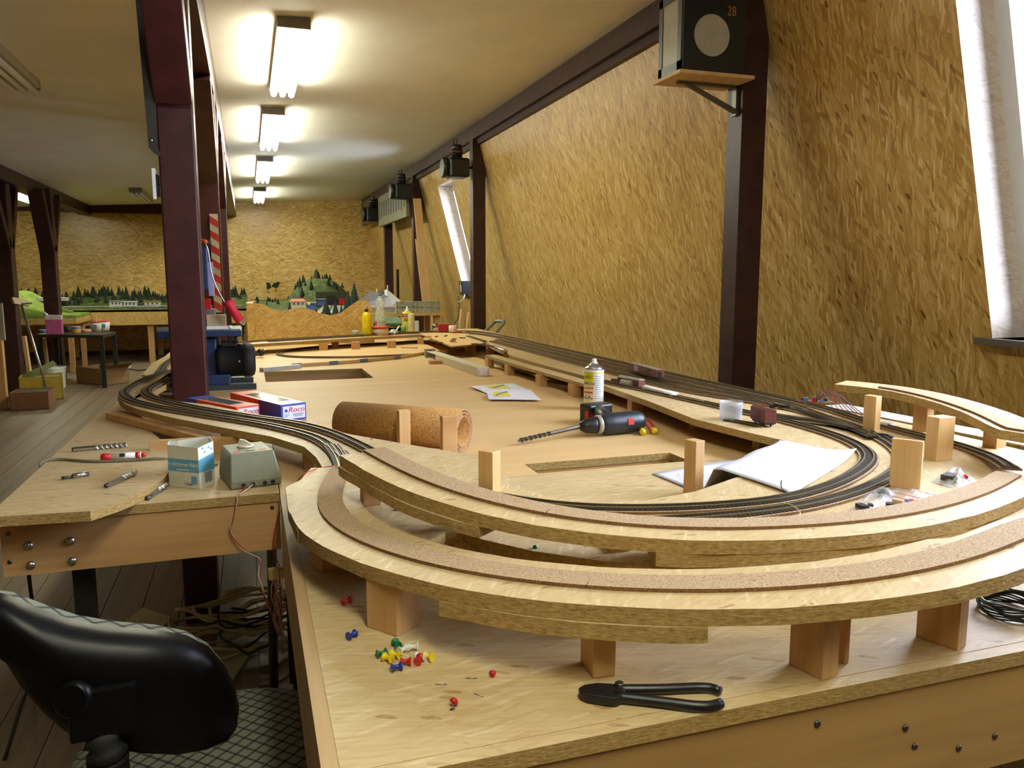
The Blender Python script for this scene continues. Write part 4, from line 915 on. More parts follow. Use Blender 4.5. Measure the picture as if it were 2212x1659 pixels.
MB().tube(smooth([G(1705, 1066, S + .002), G(1690, 1056, S + .02), G(1687, 1048, S + .034), G(1688, 1038, S + .045)], .006), .0009, 5).build('thin_wire', m_bit, None, 'thin dark wire standing up at the front track', 'wire')
MB().tube(smooth([G(1690, 1086, S + .012), G(1712, 1092, S + .016), G(1728, 1106, S + .012), G(1722, 1116, S + .012), G(1702, 1117, S + .012)], .006), .0008, 5).build('thin_wire', plain('straw_wire', rgb(190, 176, 120), .5), None, 'pale thin wire curling over the front tracks', 'wire')

# ------------------------------------------------------------------ model boxes
m_or = plain('box_orange', rgb(226, 72, 20), .4, var=.05); m_bx = plain('box_blue', rgb(36, 66, 168), .35, var=.05); m_lab = plain('box_label', rgb(214, 218, 232), .5, var=.03); m_win = plain('box_window', rgb(96, 110, 110), .12, var=.1); m_win2 = plain('box_window_pale', rgb(168, 160, 120), .1, var=.25)
def model_box(nl, nr, fl_, zt, label, front, back, cut, win):
    a, b_, f = G(*nl, zt), G(*nr, zt), G(*fl_, zt); wv = b_ - a; ln = f - a; wv = wv - ln * (wv.dot(ln) / ln.dot(ln)); Wd = wv.length; Ld = ln.length
    x, y = wv.normalized(), ln.normalized(); M = frame((a.x, a.y, B), x, y, (0, 0, 1)); h = zt - B
    t = thing('model_box', (a.x, a.y, B), label, 'box', 'model railway cartons')
    MB().box(0, Wd, 0, Ld * cut, .0005, h, M=M).build('front_half', front, t, bevel=.001); MB().box(0, Wd, Ld * cut, Ld, .0005, h, M=M).build('back_half', back, t, bevel=.001)
    MB().box(Wd * .2, Wd * .8, Ld * .2, Ld * .8, h, h + .0006, M=M).build('film_window', win, t)
    MB().box(-.0006, 0, Ld * .62, Ld * .78, h * .55, h * .8, M=M).build('side_sticker', plain('sticker', rgb(190, 150, 110), .6), t)
    lb_ = MB().box(Wd * .08, Wd * .95, -.0008, 0, h * .12, h * .88, M=M).build('label', m_lab, t)
    MT = M @ frame((Wd * .60, -.0013, h * .64), (1, 0, 0), (0, 0, 1), (0, -1, 0))
    text('Roco', h * .42, MT, m_inkr, t, shear=.25, xs=1.15)
    Ml = M @ frame((Wd * .20, -.0013, h * .62), (.707, 0, .707), (-.707, 0, .707), (0, -1, 0)); s_ = h * .08; MB().box(-s_, s_, -s_, s_, -.0002, .0003, M=Ml).build('emblem', m_bx, t)
    for i_, (xa, xb, zz) in enumerate(((.12, .32, .36), (.12, .26, .27), (.45, .9, .38), (.48, .88, .31), (.5, .84, .24))): MB().box(Wd * xa, Wd * xb, -.0012, -.0008, h * zz, h * (zz + .035), M=M).build('print_line', m_gpr, t)
model_box((606, 875), (654, 867), (497, 848), B + .052, 'orange and blue model carton with its blue end and white label forwards', m_bx, m_or, .42, m_win2)
model_box((510, 880), (559, 873), (402, 859), B + .050, 'orange model carton with a blue back end lying beside the dark post', m_or, m_bx, .78, m_win)

# ------------------------------------------------------------------ left table: carton, transformer, tools
c = [G(366, 1050, B), G(432, 1057, B), G(465, 1045, B)]
pl_ = [c[0], c[1], c[2], c[2] + Vector((-.01, .055, 0)), c[1] + Vector((-.045, .085, 0)), c[0] + Vector((.0, .045, 0))]
mk = thing('milk_carton', tuple(pl_[1]), 'cut-off milk carton used as a bin on the left table', 'carton'); hc = .088
m_milk = plain('carton_white', rgb(220, 222, 208), .45, var=.04); m_mblue = plain('carton_blue', rgb(96, 168, 204), .45, var=.05)
b = MB(); n = len(pl_); ctr = sum(pl_, Vector()) / n
vs = [Vector((p.x, p.y, B + .0005)) for p in pl_] + [Vector((p.x, p.y, B + hc + (.004 if i in (2, 3) else -.002 if i == 1 else 0))) for i, p in enumerate(pl_)]
ins = [v.lerp(Vector((ctr.x, ctr.y, v.z)), .03) for v in vs]
b.add(vs + ins, [(i, (i + 1) % n, n + (i + 1) % n, n + i) for i in range(n)] + [(2 * n + (i + 1) % n, 2 * n + i, 3 * n + i, 3 * n + (i + 1) % n) for i in range(n)] + [tuple(range(n))[::-1]] + [(n + i, n + (i + 1) % n, 3 * n + (i + 1) % n, 3 * n + i) for i in range(n)])
b.build('carton_wall', m_milk, mk)
b = MB()
for i in (0, 1):
    p, q = pl_[i], pl_[i + 1]; nr = Vector(((q - p).y, -(q - p).x, 0)).normalized() * .0006
    b.add([p + nr + Vector((0, 0, .034)), q + nr + Vector((0, 0, .034)), q + nr + Vector((0, 0, .060 if i == 0 else .068)), p + nr + Vector((0, 0, .060))], [(0, 1, 2, 3)])
b.build('blue_band', m_mblue, mk)
fx = (pl_[1] - pl_[0]).normalized(); fn = Vector((fx.y, -fx.x, 0)); mid = pl_[0].lerp(pl_[1], .5)
text('½-fettarme Milch', .0118, frame(mid + fn * .001 + Vector((0, 0, .049)), fx, (0, 0, 1), fn), m_milk, mk, xs=.93); text('1 Liter', .0085, frame(mid + fn * .001 + fx * .012 + Vector((0, 0, .009)), fx, (0, 0, 1), fn), m_gpr, mk)
MB().box(-.016, .016, -.0012, .0012, 0, .0003, M=frame(mid + fn * .0008 + Vector((0, 0, .038)), fx, (0, 0, 1), fn)).build('small_print', m_milk, mk)
gx = (pl_[2] - pl_[1]).normalized(); gn = Vector((gx.y, -gx.x, 0)); gm = pl_[1].lerp(pl_[2], .55)
for i_ in range(9): MB().box(-.010 + i_ * .0024, -.010 + i_ * .0024 + .0008 + .0006 * (i_ % 3), 0, .022, 0, .0004, M=frame(gm + gn * .0007 + Vector((0, 0, .010)), gx, (0, 0, 1), gn)).build('barcode_bar', plain('bar_grey', rgb(120, 124, 140), .6), mk)
MB().box(-.007, .007, -.008, .008, 0, .0005, M=frame(mid + fx * .026 + fn * .0006 + Vector((0, 0, .018)), fx, (0, 0, 1), fn)).build('blue_logo', plain('pale_blue', rgb(110, 160, 200), .5), mk)
for (s_, z_) in ((-.006, .074), (.006, .082), (.014, .077), (-.012, .083)): MB().lathe([(.0022, 0), (.0022, .0004)], 8, along(gm + gx * s_ + gn * .0004 + Vector((0, 0, z_)), gm + gx * s_ + gn * .02 + Vector((0, 0, z_)))).build('blue_dot', m_mblue, mk)
# transformer
p0, p1 = G(499, 1060, B), G(609, 1046, B); x = (p1 - p0).normalized(); y = Vector((-x.y, x.x, 0)); Wt = (p1 - p0).length; Dt = .135; ht = .072
M = frame((p0.x, p0.y, B), x, y, (0, 0, 1)); tr = thing('transformer', tuple(p0), 'grey metal model railway transformer with a white speed knob', 'transformer')
vs = [(0, 0, .001), (Wt, 0, .001), (Wt, Dt, .001), (0, Dt, .001), (0, 0, .016), (Wt, 0, .016), (Wt, Dt, .016), (0, Dt, .016), (.004, .016, ht), (Wt - .010, .016, ht), (Wt - .012, Dt - .016, ht), (.004, Dt - .016, ht)]
MB().add(vs, [(0, 3, 2, 1), (0, 1, 5, 4), (1, 2, 6, 5), (2, 3, 7, 6), (3, 0, 4, 7), (4, 5, 9, 8), (5, 6, 10, 9), (6, 7, 11, 10), (7, 4, 8, 11), (8, 9, 10, 11)], 0, M).build('case', m_grey, tr, bevel=.003)
kn = M @ TR((Wt * .46, Dt * .58, ht)); k_ = MB().lathe([(.017, 0), (.018, .0025), (.015, .004)], 24, kn).build('speed_knob', plain('ivory', rgb(222, 214, 190), .4), tr)
MB().add([(-.016, -.003, .003), (.018, -.003, .003), (.018, .003, .003), (-.016, .003, .003), (-.012, -.0025, .016), (0, -.0025, .014), (0, .0025, .014), (-.012, .0025, .016)], [(0, 1, 5, 4), (2, 3, 7, 6), (4, 5, 6, 7), (1, 2, 6, 5), (3, 0, 4, 7)], 0, kn @ Matrix.Rotation(radians(-35), 4, 'Z')).build('grip', plain('ivory', rgb(222, 214, 190)), k_)
m_dot = plain('dot_red', rgb(206, 84, 52), .5)
for (a_, b2) in ((.2, .26), (.72, .26)): MB().lathe([(.0068, 0), (.0068, .0006)], 18, M @ TR((Wt * a_, Dt * b2, ht))).build('red_dot', m_dot, tr)
MB().box(Wt * .37, Wt * .55, Dt * .22, Dt * .26, ht, ht + .0005, M=M).build('nameplate', m_ink, tr)
for i_, a_ in enumerate((.25, .43, .66, .82)): MB().lathe([(.0042, 0), (.0042, .003), (.0022, .003), (.0022, .001)], 12, along(M @ Vector((Wt * a_, 0, .0085)), M @ Vector((Wt * a_, -1, .0085)))).build('socket', m_bit, tr)
# wires from the transformer
m_ww = plain('white_wire', rgb(214, 200, 176), .5)
s0, s1 = M @ Vector((Wt * .25, -.003, .0085)), M @ Vector((Wt * .43, -.003, .0085))
PW_ = [GY(u, v, 1.603) for u, v in ((512, 1072), (510, 1090), (500, 1130), (497, 1148), (520, 1182), (548, 1200), (562, 1210))] + [GY(u, v, 1.58) for u, v in ((560, 1240), (565, 1265), (572, 1290))] + [G(590, 1340, .3), G(596, 1400, .02)]
def twist(P, off):
    P = smooth(P, .012); return [p + Vector((.0012 * cos(i * 1.1 + off), .0012 * sin(i * 1.1 + off), 0)) for i, p in enumerate(P)]
wt = thing('twisted_wire', tuple(PW_[-1]), 'red and white twisted wire hanging from the transformer to the floor', 'wire')
edge = GY(514, 1062, 1.608); edge.z = B + .003
MB().tube(twist([s0, s0 + Vector((.0, -.012, -.004)), edge] + PW_, 0), .0011, 5).build('strand', m_wr, wt); MB().tube(twist([s1, s1 + Vector((-.01, -.016, -.003)), edge] + PW_, pi), .0011, 5).build('strand', m_ww, wt)
# bundle of wires at the table corner
wb_ = thing('wire_bundle', tuple(GY(598, 1260, 1.55)), 'bundle of thin red and white wires with a terminal block at the table corner', 'wire')
MB().box(-.018, .018, -.006, .006, -.011, .011, M=TR(GY(600, 1237, 1.575), .2)).build('terminal_block', plain('terminal_cream', rgb(214, 190, 120), .5), wb_)
for i_ in range(12):
    u0 = 592 + random.random() * 20; P = [GY(u0, 1225, 1.57), GY(588 + random.random() * 24, 1252, 1.57), GY(585 + random.random() * 28, 1290, 1.57), GY(588 + random.random() * 28, 1340, 1.62), GY(600 + random.random() * 14, 1372, 1.66)]
    MB().tube(smooth(P, .02), .001, 5).build('wire', m_wr if i_ % 2 else m_ww, wb_)
MB().tube(smooth([GY(610, 1240, 1.59), GY(590, 1180, 1.6), GY(600, 1120, 1.603), GY(612, 1095, 1.59), G(650, 1030, S + .003), G(690, 1012, S + .004), G(722, 1006, S + .006)], .02), .0011, 5).build('red_wire', m_wr, None, 'thin red wire running from the table corner up to the turnout', 'wire')
MB().tube(smooth([G(722, 1012, S + .006), G(745, 1008, S + .014), G(752, 992, S + .014), G(742, 975, S + .008)], .01), .0011, 5).build('white_wire', m_ww, None, 'short white wire soldered across the turnout', 'wire')
# drill bits, marker, cable on the loose board
def bit(pa, pb, r, z, label, group='loose twist drills', mat=m_steel, fl=.62):
    a, b_ = G(*pa, z + r), G(*pb, z + r); t = thing('twist_drill', tuple(a), label, 'drill bit', group)
    M = along(b_, a); L = (a - b_).length; spiral_bit(MB(), M, L * .98, r, 150, fl).build('fluted_shaft', mat, t); MB().tube([a, a.lerp(b_, .18)], r * .7, 10).build('shank', m_dsteel, t)
bit((155, 971), (280, 960), .0062, UP, 'large steel twist drill lying beside the red marker')
bit((228, 1050), (296, 1019), .0058, UP, 'dark steel twist drill lying near the curved board edge', mat=m_steel, fl=.5)
bit((318, 1076), (362, 1046), .0055, B, 'dark twist drill lying beside the milk carton', mat=m_steel, fl=.5)
a, b_ = G(133, 1033, UP + .005), G(191, 1023, UP + .005); t = thing('bit_holder', tuple(a), 'shiny steel bit holder lying on the loose board', 'bit holder')
MB().tube([a, a.lerp(b_, .4)], .0032, 8).build('shank', m_dsteel, t); MB().tube([a.lerp(b_, .4), b_], .0056, 14).build('sleeve', m_steel, t)
a, b_ = G(218, 987, UP + .007), G(315, 982, UP + .007); t = thing('marker_pen', tuple(a), 'white marker pen with red cap and red end', 'pen')
MB().tube([a, a.lerp(b_, .03), a.lerp(b_, .22)], [.0055, .0075, .0075], 14).build('cap', m_red, t); MB().tube([a.lerp(b_, .22), a.lerp(b_, .78)], .0068, 14).build('barrel', m_white, t)
MB().tube([a.lerp(b_, .78), a.lerp(b_, .86)], .0072, 14).build('ring', m_red, t); MB().tube([a.lerp(b_, .86), a.lerp(b_, .9)], .0066, 14).build('barrel', m_white, t); MB().tube([a.lerp(b_, .9), b_], [.0055, .005], 14).build('end_plug', m_red, t)
dm = a.lerp(b_, .5) + Vector((0, -.0066, .003)); MB().box(-.008, .004, -.004, .004, 0, .0006, M=frame(dm, (b_ - a).normalized(), (0, .45, .89), (0, -.89, .45))).build('print_mark', m_ink, t)
MB().tube(smooth([GX(85, 1000, -.455) + Vector((0, 0, -.05)), G(88, 999, UP + .003), G(130, 992, UP + .003), G(200, 997, UP + .003), G(290, 994, UP + .003), G(355, 990, UP + .003), G(400, 1002, B + .004), G(470, 1003, B + .004)], .02), .0032, 8).build('grey_cable', plain('cable_grey', rgb(120, 112, 90), .5), None, 'grey cable running over the loose board to the transformer', 'cable')
a, b_ = G(228, 906, UP), G(420, 957, UP); d = b_ - a; M = frame((a.x, a.y, UP), d.normalized(), Vector((-d.y, d.x, 0)).normalized(), (0, 0, 1)); MB().box(0, d.length * 1.08, 0, .03, .0005, .02, M=M).build('timber_batten', m_pineX, None, 'yellow squared timber batten lying in front of the left track curve', 'batten', bevel=.0015)

# ------------------------------------------------------------------ bandsaw
m_sblue = plain('saw_blue', rgb(22, 46, 88), .45, var=.1); m_saw = plain('saw_grey', rgb(120, 120, 116), .45)
bs = thing('bandsaw', (-.12, 3.35, B), 'blue bandsaw with a black motor standing behind the dark post', 'saw')
MB().box(-.30, .015, 3.20, 3.23, B + .001, B + .022).build('foot', plain('foot_dark', rgb(44, 52, 56), .5), bs); MB().box(-.30, .005, 3.40, 3.43, B + .001, B + .024).build('foot', plain('foot_dark', rgb(44, 52, 56)), bs)
MB().box(-.19, -.08, 3.20, 3.43, B + .022, B + .06).build('base_plate', m_sblue, bs, bevel=.004)
MB().box(-.22, -.125, 3.24, 3.40, B + .05, B + .20).build('lower_housing', m_sblue, bs, bevel=.006)
Mm = along((-.13, 3.27, B + .108), (.1, 3.27, B + .108)); MB().lathe([(.05, 0), (.062, .006), (.064, .02), (.064, .1), (.068, .102), (.068, .125), (.06, .14), (.04, .146)], 24, Mm).build('motor', m_blackr, bs)
MB().box(-.11, -.05, 3.23, 3.31, B + .165, B + .185).build('motor_box', m_blackr, bs, bevel=.004); MB().lathe([(.004, 0), (.004, .003), (.001, .004)], 8, along((-.045, 3.205, B + .11), (-.045, 3.1, B + .112))).build('motor_screw', m_steel, bs)
MB().box(-.33, -.03, 3.18, 3.42, 1.018, 1.042).build('work_table', m_sblue, bs, bevel=.003); MB().box(-.33, -.035, 3.19, 3.41, 1.042, 1.046).build('table_surface', m_saw, bs)
MB().box(-.135, -.115, 3.26, 3.36, 1.0 - .19, 1.02).build('trunnion', m_dsteel, bs); MB().tube([(-.05, 3.22, .99), (-.05, 3.22, 1.02)], .006, 8).build('tilt_rod', m_dsteel, bs)
MB().box(-.23, -.14, 3.33, 3.42, 1.046, 1.13).build('frame_neck', m_sblue, bs); MB().box(-.26, -.14, 3.28, 3.40, 1.19, 1.36).build('upper_housing', m_sblue, bs, bevel=.008); MB().box(-.145, -.128, 3.28, 3.38, 1.17, 1.30).build('guard_rail', plain('lilac_grey', rgb(150, 150, 190), .4), bs)
MB().box(-.165, -.14, 3.27, 3.30, 1.115, 1.16).build('blade_guard', m_red, bs); MB().box(-.17, -.125, 3.26, 3.32, 1.085, 1.12).build('blade_guide', m_saw, bs)
MB().box(-.20, -.13, 3.30, 3.38, 1.372, 1.385).build('top_plate', plain('foot_dark', rgb(44, 52, 56)), bs)
t = thing('wooden_block', (-.12, 3.24, 1.046), 'pale printed wooden block standing on the saw table', 'block'); MB().box(-.155, -.085, 3.22, 3.25, 1.0465, 1.10).build('block', plain('pale_wood', rgb(206, 190, 156), .6), t)
text('101', .02, frame((-.122, 3.2195, 1.077), (1, 0, 0), (0, 0, 1), (0, -1, 0)), plain('print_brown', rgb(150, 120, 90), .7), t) if False else None
for i_, (xa, xb, m_, lb) in enumerate(((-.155, -.075, m_white, 'white ruler strip lying along the saw table edge'), (-.33, -.265, m_saw, 'grey clamp piece at the end of the saw table'))): MB().box(xa, xb, 3.19, 3.20, 1.0465, 1.058).build('table_fitting', m_, None, lb, 'fitting')
MB().lathe([(.007, 0), (.007, .012)], 10, along((-.078, 3.195, 1.053), (-.04, 3.195, 1.053))).build('white_plug', m_white, None, 'small white round plug on the saw table', 'plug')
# paint roller hanging on the saw
pr = thing('paint_roller', tuple(GY(500, 670, 3.16)), 'small paint roller with a red sleeve hooked over the saw', 'paint roller')
yr = 3.17
MB().tube(smooth([GY(438, 522, yr + .05), GY(443, 524, yr), GY(450, 545, yr), GY(457, 590, yr), GY(470, 625, yr), GY(490, 660, yr), GY(522, 700, yr), GY(528, 698, yr)], .01), .0028, 8).build('wire_handle', m_steel, pr)
MB().tube([GY(436, 520, yr + .06), GY(444, 522, yr)], .008, 8).build('grip', plain('grip_orange', rgb(220, 90, 40), .5), pr)
MB().tube([GY(492, 650, yr), GY(498, 662, yr), GY(519, 694, yr)], [.014, .0165, .0165], 14).build('sleeve', plain('roller_red', rgb(206, 28, 60), .6), pr)
MB().lathe([(.019, 0), (.024, .02), (.021, .02), (.016, .0)], 12, along(GY(497, 660, yr), GY(484, 635, yr)), cap=False).build('sleeve_flap', plain('roller_red', rgb(206, 28, 60)), pr)
# striped board on the second post
sb = thing('striped_board', (-.21, 4.8, .9), 'red and white diagonally striped board fixed to the dark post', 'board')
x0_, x1_, ys_ = GY(457, 560, 4.80).x, GY(475, 560, 4.80).x, 4.80; zt_, zb_ = GY(466, 462, 4.8).z, GY(466, 675, 4.8).z
MB().box(x0_, x1_, ys_, ys_ + .015, zb_, zt_).build('board', plain('stripe_white', rgb(190, 184, 160), .5), sb)
nst = 7; ph = (zt_ - zb_) / nst; m_sr = plain('stripe_red', rgb(172, 40, 36), .5)
for i_ in range(nst):
    z0_ = zb_ + i_ * ph; dz = -.03; MB().add([(x0_, ys_ - .001, min(zt_, z0_ + .03)), (x1_, ys_ - .001, max(zb_, z0_ + .03 + dz)), (x1_, ys_ - .001, max(zb_, z0_ + .03 + dz + ph * .5)), (x0_, ys_ - .001, min(zt_, z0_ + .03 + ph * .5))], [(0, 1, 2, 3)]).build('red_stripe', m_sr, sb)
# fittings on the thick post
ar = thing('iron_strap', tuple(GY(335, 330, 2.9)), 'dark iron strap bolted to the side of the thick post', 'strap')
MB().add([GY(291, -20, 2.90), GY(313, -20, 2.90), GY(340, 318, 2.90), GY(346, 335, 2.90), GY(333, 330, 2.90), GY(321, 318, 2.90)], [(0, 1, 2, 3, 4, 5)]).add([GY(291, -20, 2.90) + Vector((0, .03, 0)), GY(313, -20, 2.90) + Vector((0, .03, 0)), GY(340, 318, 2.90) + Vector((0, .03, 0)), GY(346, 335, 2.90) + Vector((0, .03, 0)), GY(333, 330, 2.90) + Vector((0, .03, 0)), GY(321, 318, 2.90) + Vector((0, .03, 0))], [(5, 4, 3, 2, 1, 0)]).build('arm_bar', plain('arm_dark', rgb(44, 44, 40), .45), ar)
for (u, v) in ((327, 303), (322, 90)): bolt_head(GY(u, v, 2.90), .005, ar)
p_ = GY(341, 398, 2.96); wp = thing('white_plate', tuple(p_), 'small white plate standing out from the side of the thick post', 'plate')
MB().box(p_.x - .014, p_.x - .004, 2.93, 2.99, GY(341, 432, 2.96).z, GY(341, 366, 2.96).z).build('plate', m_white, wp); MB().box(p_.x - .004, p_.x + .004, 2.94, 2.98, GY(341, 425, 2.96).z, GY(341, 378, 2.96).z).build('holder', m_black, wp)
MB().tube([(p_.x, 2.96, p_.z), (-.262, 2.96, p_.z)], .003, 6).build('bracket_rod', m_black, wp)

# ------------------------------------------------------------------ signal lamp with number
sl_ = thing('signal_lamp', (1.76, 2.88, 2.03), 'black railway signal lamp box numbered 28 with a white disc', 'signal lamp')
m_sbox = plain('lamp_black', rgb(26, 30, 28), .35); m_opal = plain('opal_glass', rgb(176, 172, 152), .3, var=.1, vscale=18)
XA, XB_, YA, YB, ZA, ZT = 1.622, 1.905, 2.80, 2.975, 2.032, 2.335
MB().box(XA, XB_, YA, YB, ZA, ZT).build('box', m_sbox, sl_, bevel=.004)
dc = GY(1537, 77, 2.80); MB().lathe([(.082, 0), (.082, .004), (.078, .006)], 36, along((dc.x, 2.803, dc.z), (dc.x, 2.7, dc.z))).build('rim', m_black, sl_); MB().lathe([(.078, .0), (.078, .008)], 36, along((dc.x, 2.803, dc.z), (dc.x, 2.7, dc.z))).build('white_disc', m_opal, sl_)
nb = GY(1581, 25, 2.798); text('28', .052, frame(nb, (1, 0, 0), (0, 0, 1), (0, -1, 0)), plain('gold_paint', rgb(170, 120, 60), .5), sl_, xs=.8)
MB().box(XA - .004, XA, YA + .028, YB - .028, ZA + .04, ZT - .03).build('side_glass', m_opal, sl_)
for (ya_, yb_, za_, zb2) in ((YA, YB, ZA, ZA + .04), (YA, YB, ZT - .03, ZT), (YA, YA + .028, ZA, ZT), (YB - .028, YB, ZA, ZT)): MB().box(XA - .007, XA, ya_, yb_, za_, zb2).build('side_frame', plain('frame_grey', rgb(60, 62, 56), .4), sl_)
sh = thing('wall_shelf', (1.78, 2.88, 2.0), 'small wooden shelf on a steel bracket under the signal lamp', 'shelf')
MB().box(1.60, 1.935, 2.775, 2.99, 2.018, 2.031).build('shelf_board', m_pineP, sh)
m_brk = plain('bracket_steel', rgb(96, 96, 88), .4, metal=.6)
b = MB(); b.box(1.66, 1.937, 2.885, 2.905, 2.006, 2.017); b.box(1.926, 1.938, 2.885, 2.915, 1.90, 2.017); b.build('bracket', m_brk, sh)
MB().add([(1.68, 2.887, 2.012), (1.73, 2.887, 2.006), (1.932, 2.887, 1.925), (1.932, 2.887, 1.905), (1.68, 2.903, 2.012), (1.73, 2.903, 2.006), (1.932, 2.903, 1.925), (1.932, 2.903, 1.905)], [(0, 1, 2, 3), (7, 6, 5, 4), (0, 4, 5, 1), (1, 5, 6, 2), (2, 6, 7, 3), (3, 7, 4, 0)]).build('brace', m_brk, sh)
# round lantern on the next post
def lantern(c, r, ln, label, red=True):
    t = thing('signal_lantern', tuple(c), label, 'lantern', 'old railway lanterns on the wall posts'); x, y, z = c
    MB().box(x - r * .95, x + r * 1.0, y - ln * .5, y + ln * .5, z - r, z + r * .75).build('body', m_sbox, t, bevel=.02)
    MB().lathe([(r * .9, 0), (r * .95, .05), (r * .8, .055)], 20, along((x - r * .9, y, z - r * .1), (x - r * 2, y, z - r * .1))).build('lens_ring', m_sbox, t)
    MB().lathe([(r * .5, 0), (r * .5, .05), (r * .55, .055), (r * .55, .065)], 16, TR((x, y, z + r * .75))).build('chimney', m_sbox, t)
    if red: MB().lathe([(r * .58, .05), (r * .58, .066)], 16, TR((x, y, z + r * .75))).build('red_band', plain('band_red', rgb(120, 40, 30), .5), t)
    MB().lathe([(r * .5, .066), (r * .5, .11), (r * .42, .12)], 16, TR((x, y, z + r * .75))).build('cap', m_sbox, t)
    P = [(x - r * .3, y, z + r * .75 + .02), (x - r * .3, y, z + r * .75 + .16), (x, y, z + r * .75 + .17), (x, y, z + r * .75 + .1)]
    MB().tube(P, .005, 6).build('carry_handle', m_dsteel, t); MB().tube([(x + r, y, z), (1.945, y, z)], .012, 8).build('mount', m_dsteel, t)
    return t
q0, q1 = GY(962, 335, 6.98), GY(1012, 384, 6.98)
lantern(Vector(((q0.x + q1.x) / 2, 6.98, (q0.z + q1.z) / 2 - .005)), .095, .2, 'black round railway lantern with a red band beside the slanting window')
lantern(Vector((GY(868, 412, 9.55).x, 9.55, GY(868, 412, 9.55).z)), .10, .2, 'black railway lantern hanging over the lettered sign board', False)
lantern(Vector((GY(806, 462, 12.3).x, 12.3, GY(806, 462, 12.3).z)), .12, .22, 'black railway lantern beside the far corner', False)
# lettered sign board
ps = [GX(820, 408, 1.90), GX(818, 482, 1.90), GX(882, 452, 1.90), GX(878, 372, 1.90)]
sg = thing('sign_board', tuple(ps[1]), 'weathered white sign board with dark upright lettering', 'sign')
ya_, yb_ = ps[2].y, ps[0].y; zl_, zh_ = 1.985, 2.41
MB().box(1.875, 1.915, ya_, yb_, zl_, zh_).build('board', plain('sign_white', rgb(128, 126, 100), .6, var=.25, vscale=12), sg)
rnd = random.Random(2); nL = 11
for i_ in range(nL):
    y_ = ya_ + .12 + (yb_ - ya_ - .24) * i_ / (nL - 1); MB().box(1.8735, 1.8755, y_ - .045, y_ + .045, 2.08 + .03 * rnd.random(), 2.33 - .02 * rnd.random()).build('letter_stroke', plain('letter_dark', rgb(54, 54, 44), .6), sg)
# far corner plate sign
MB().box(1.90, 1.94, 12.6, 13.9, 2.12, 2.50).build('sign_board', plain('sign_brown', rgb(90, 76, 62), .6, var=.3), None, 'dull brown sign board in the far right corner', 'sign')

# ------------------------------------------------------------------ loudspeaker and lean-to things by the far window
sp2 = GX(998, 630, 2.28); sk = thing('loudspeaker', (2.29, sp2.y, WIN2[2]), 'small black loudspeaker standing on the far window sill', 'loudspeaker')
yy_ = GX(998, 620, 2.26).y; MB().box(2.25, 2.40, yy_ - .07, yy_ + .09, WIN2[2], WIN2[2] + .145).build('cabinet', m_black, sk)
for (r_, z_) in ((.05, .055), (.02, .118)): MB().lathe([(r_, 0), (r_, .004), (r_ * .7, .002)], 18, along((2.25, yy_ + .01, WIN2[2] + z_), (2.0, yy_ + .01, WIN2[2] + z_))).build('cone', plain('cone_grey', rgb(150, 150, 150), .5), sk)
MB().tube(smooth([GX(990, 640, 2.26), GX(992, 660, 2.25), GX(988, 690, 2.2), GX(978, 705, 2.15), GX(990, 715, 2.0)], .05), .005, 6).build('speaker_cable', m_black, None, 'black cable hanging from the far window sill', 'cable')
MB().tube(smooth([GX(1004, 636, 2.26), GX(1000, 648, 2.24), GX(990, 652, 2.2)], .04), .006, 6).build('white_cable', m_white, None, 'short white cable end below the far window sill', 'cable')
for i_, (u0, u1, vt, lb) in enumerate(((894, 905, 428, 'long pale pine plank leaning at the wall, the taller of the pair'), (898, 917, 516, 'pale pine plank leaning at the wall in front of the taller one'))):
    yk = 9.35 - .1 * i_; a, c_ = GY(u0, vt, yk), GY(u1, vt, yk); z1 = a.z; wd = max(.09, (c_.x - a.x)); e = GY(u1 - 3, 660, yk)
    MB().add([(a.x, yk + .02, z1), (a.x + wd, yk + .02, z1), (a.x + wd + .14, yk - .12, 0), (a.x + .14, yk - .12, 0), (a.x, yk + .045, z1), (a.x + wd, yk + .045, z1), (a.x + wd + .14, yk - .095, 0), (a.x + .14, yk - .095, 0)], [(0, 1, 2, 3), (7, 6, 5, 4), (0, 4, 5, 1), (1, 5, 6, 2), (2, 6, 7, 3), (3, 7, 4, 0)]).build('pine_plank', m_pineP, None, lb, 'plank', 'leaning planks')
a, c_ = GY(858, 582, 10.6), GY(856, 645, 10.6); MB().box(a.x - .012, a.x + .02, 10.58, 10.62, 0, a.z).build('black_bar', m_black, None, 'black upright bar leaning between the far posts', 'bar')
# tubular handles in the gap before the wall
hb = thing('tubular_rack', (1.75, 4.9, .6), 'grey bent steel tube handles sticking up behind the right tracks', 'tube rack')
MB().tube(smooth([(1.66, 5.1, .014), (1.64, 5.05, .5), GX(1030, 745, 1.66), GX(1048, 717, 1.68), GX(1067, 697, 1.80), GX(1072, 694, 1.82), GX(1084, 694, 1.82), GX(1088, 697, 1.81), GX(1069, 721, 1.69), GX(1052, 748, 1.67), (1.64, 4.75, .5), (1.66, 4.8, .014)], .02), .014, 8).build('bent_tube', plain('tube_grey', rgb(128, 132, 116), .4, metal=.3), hb)

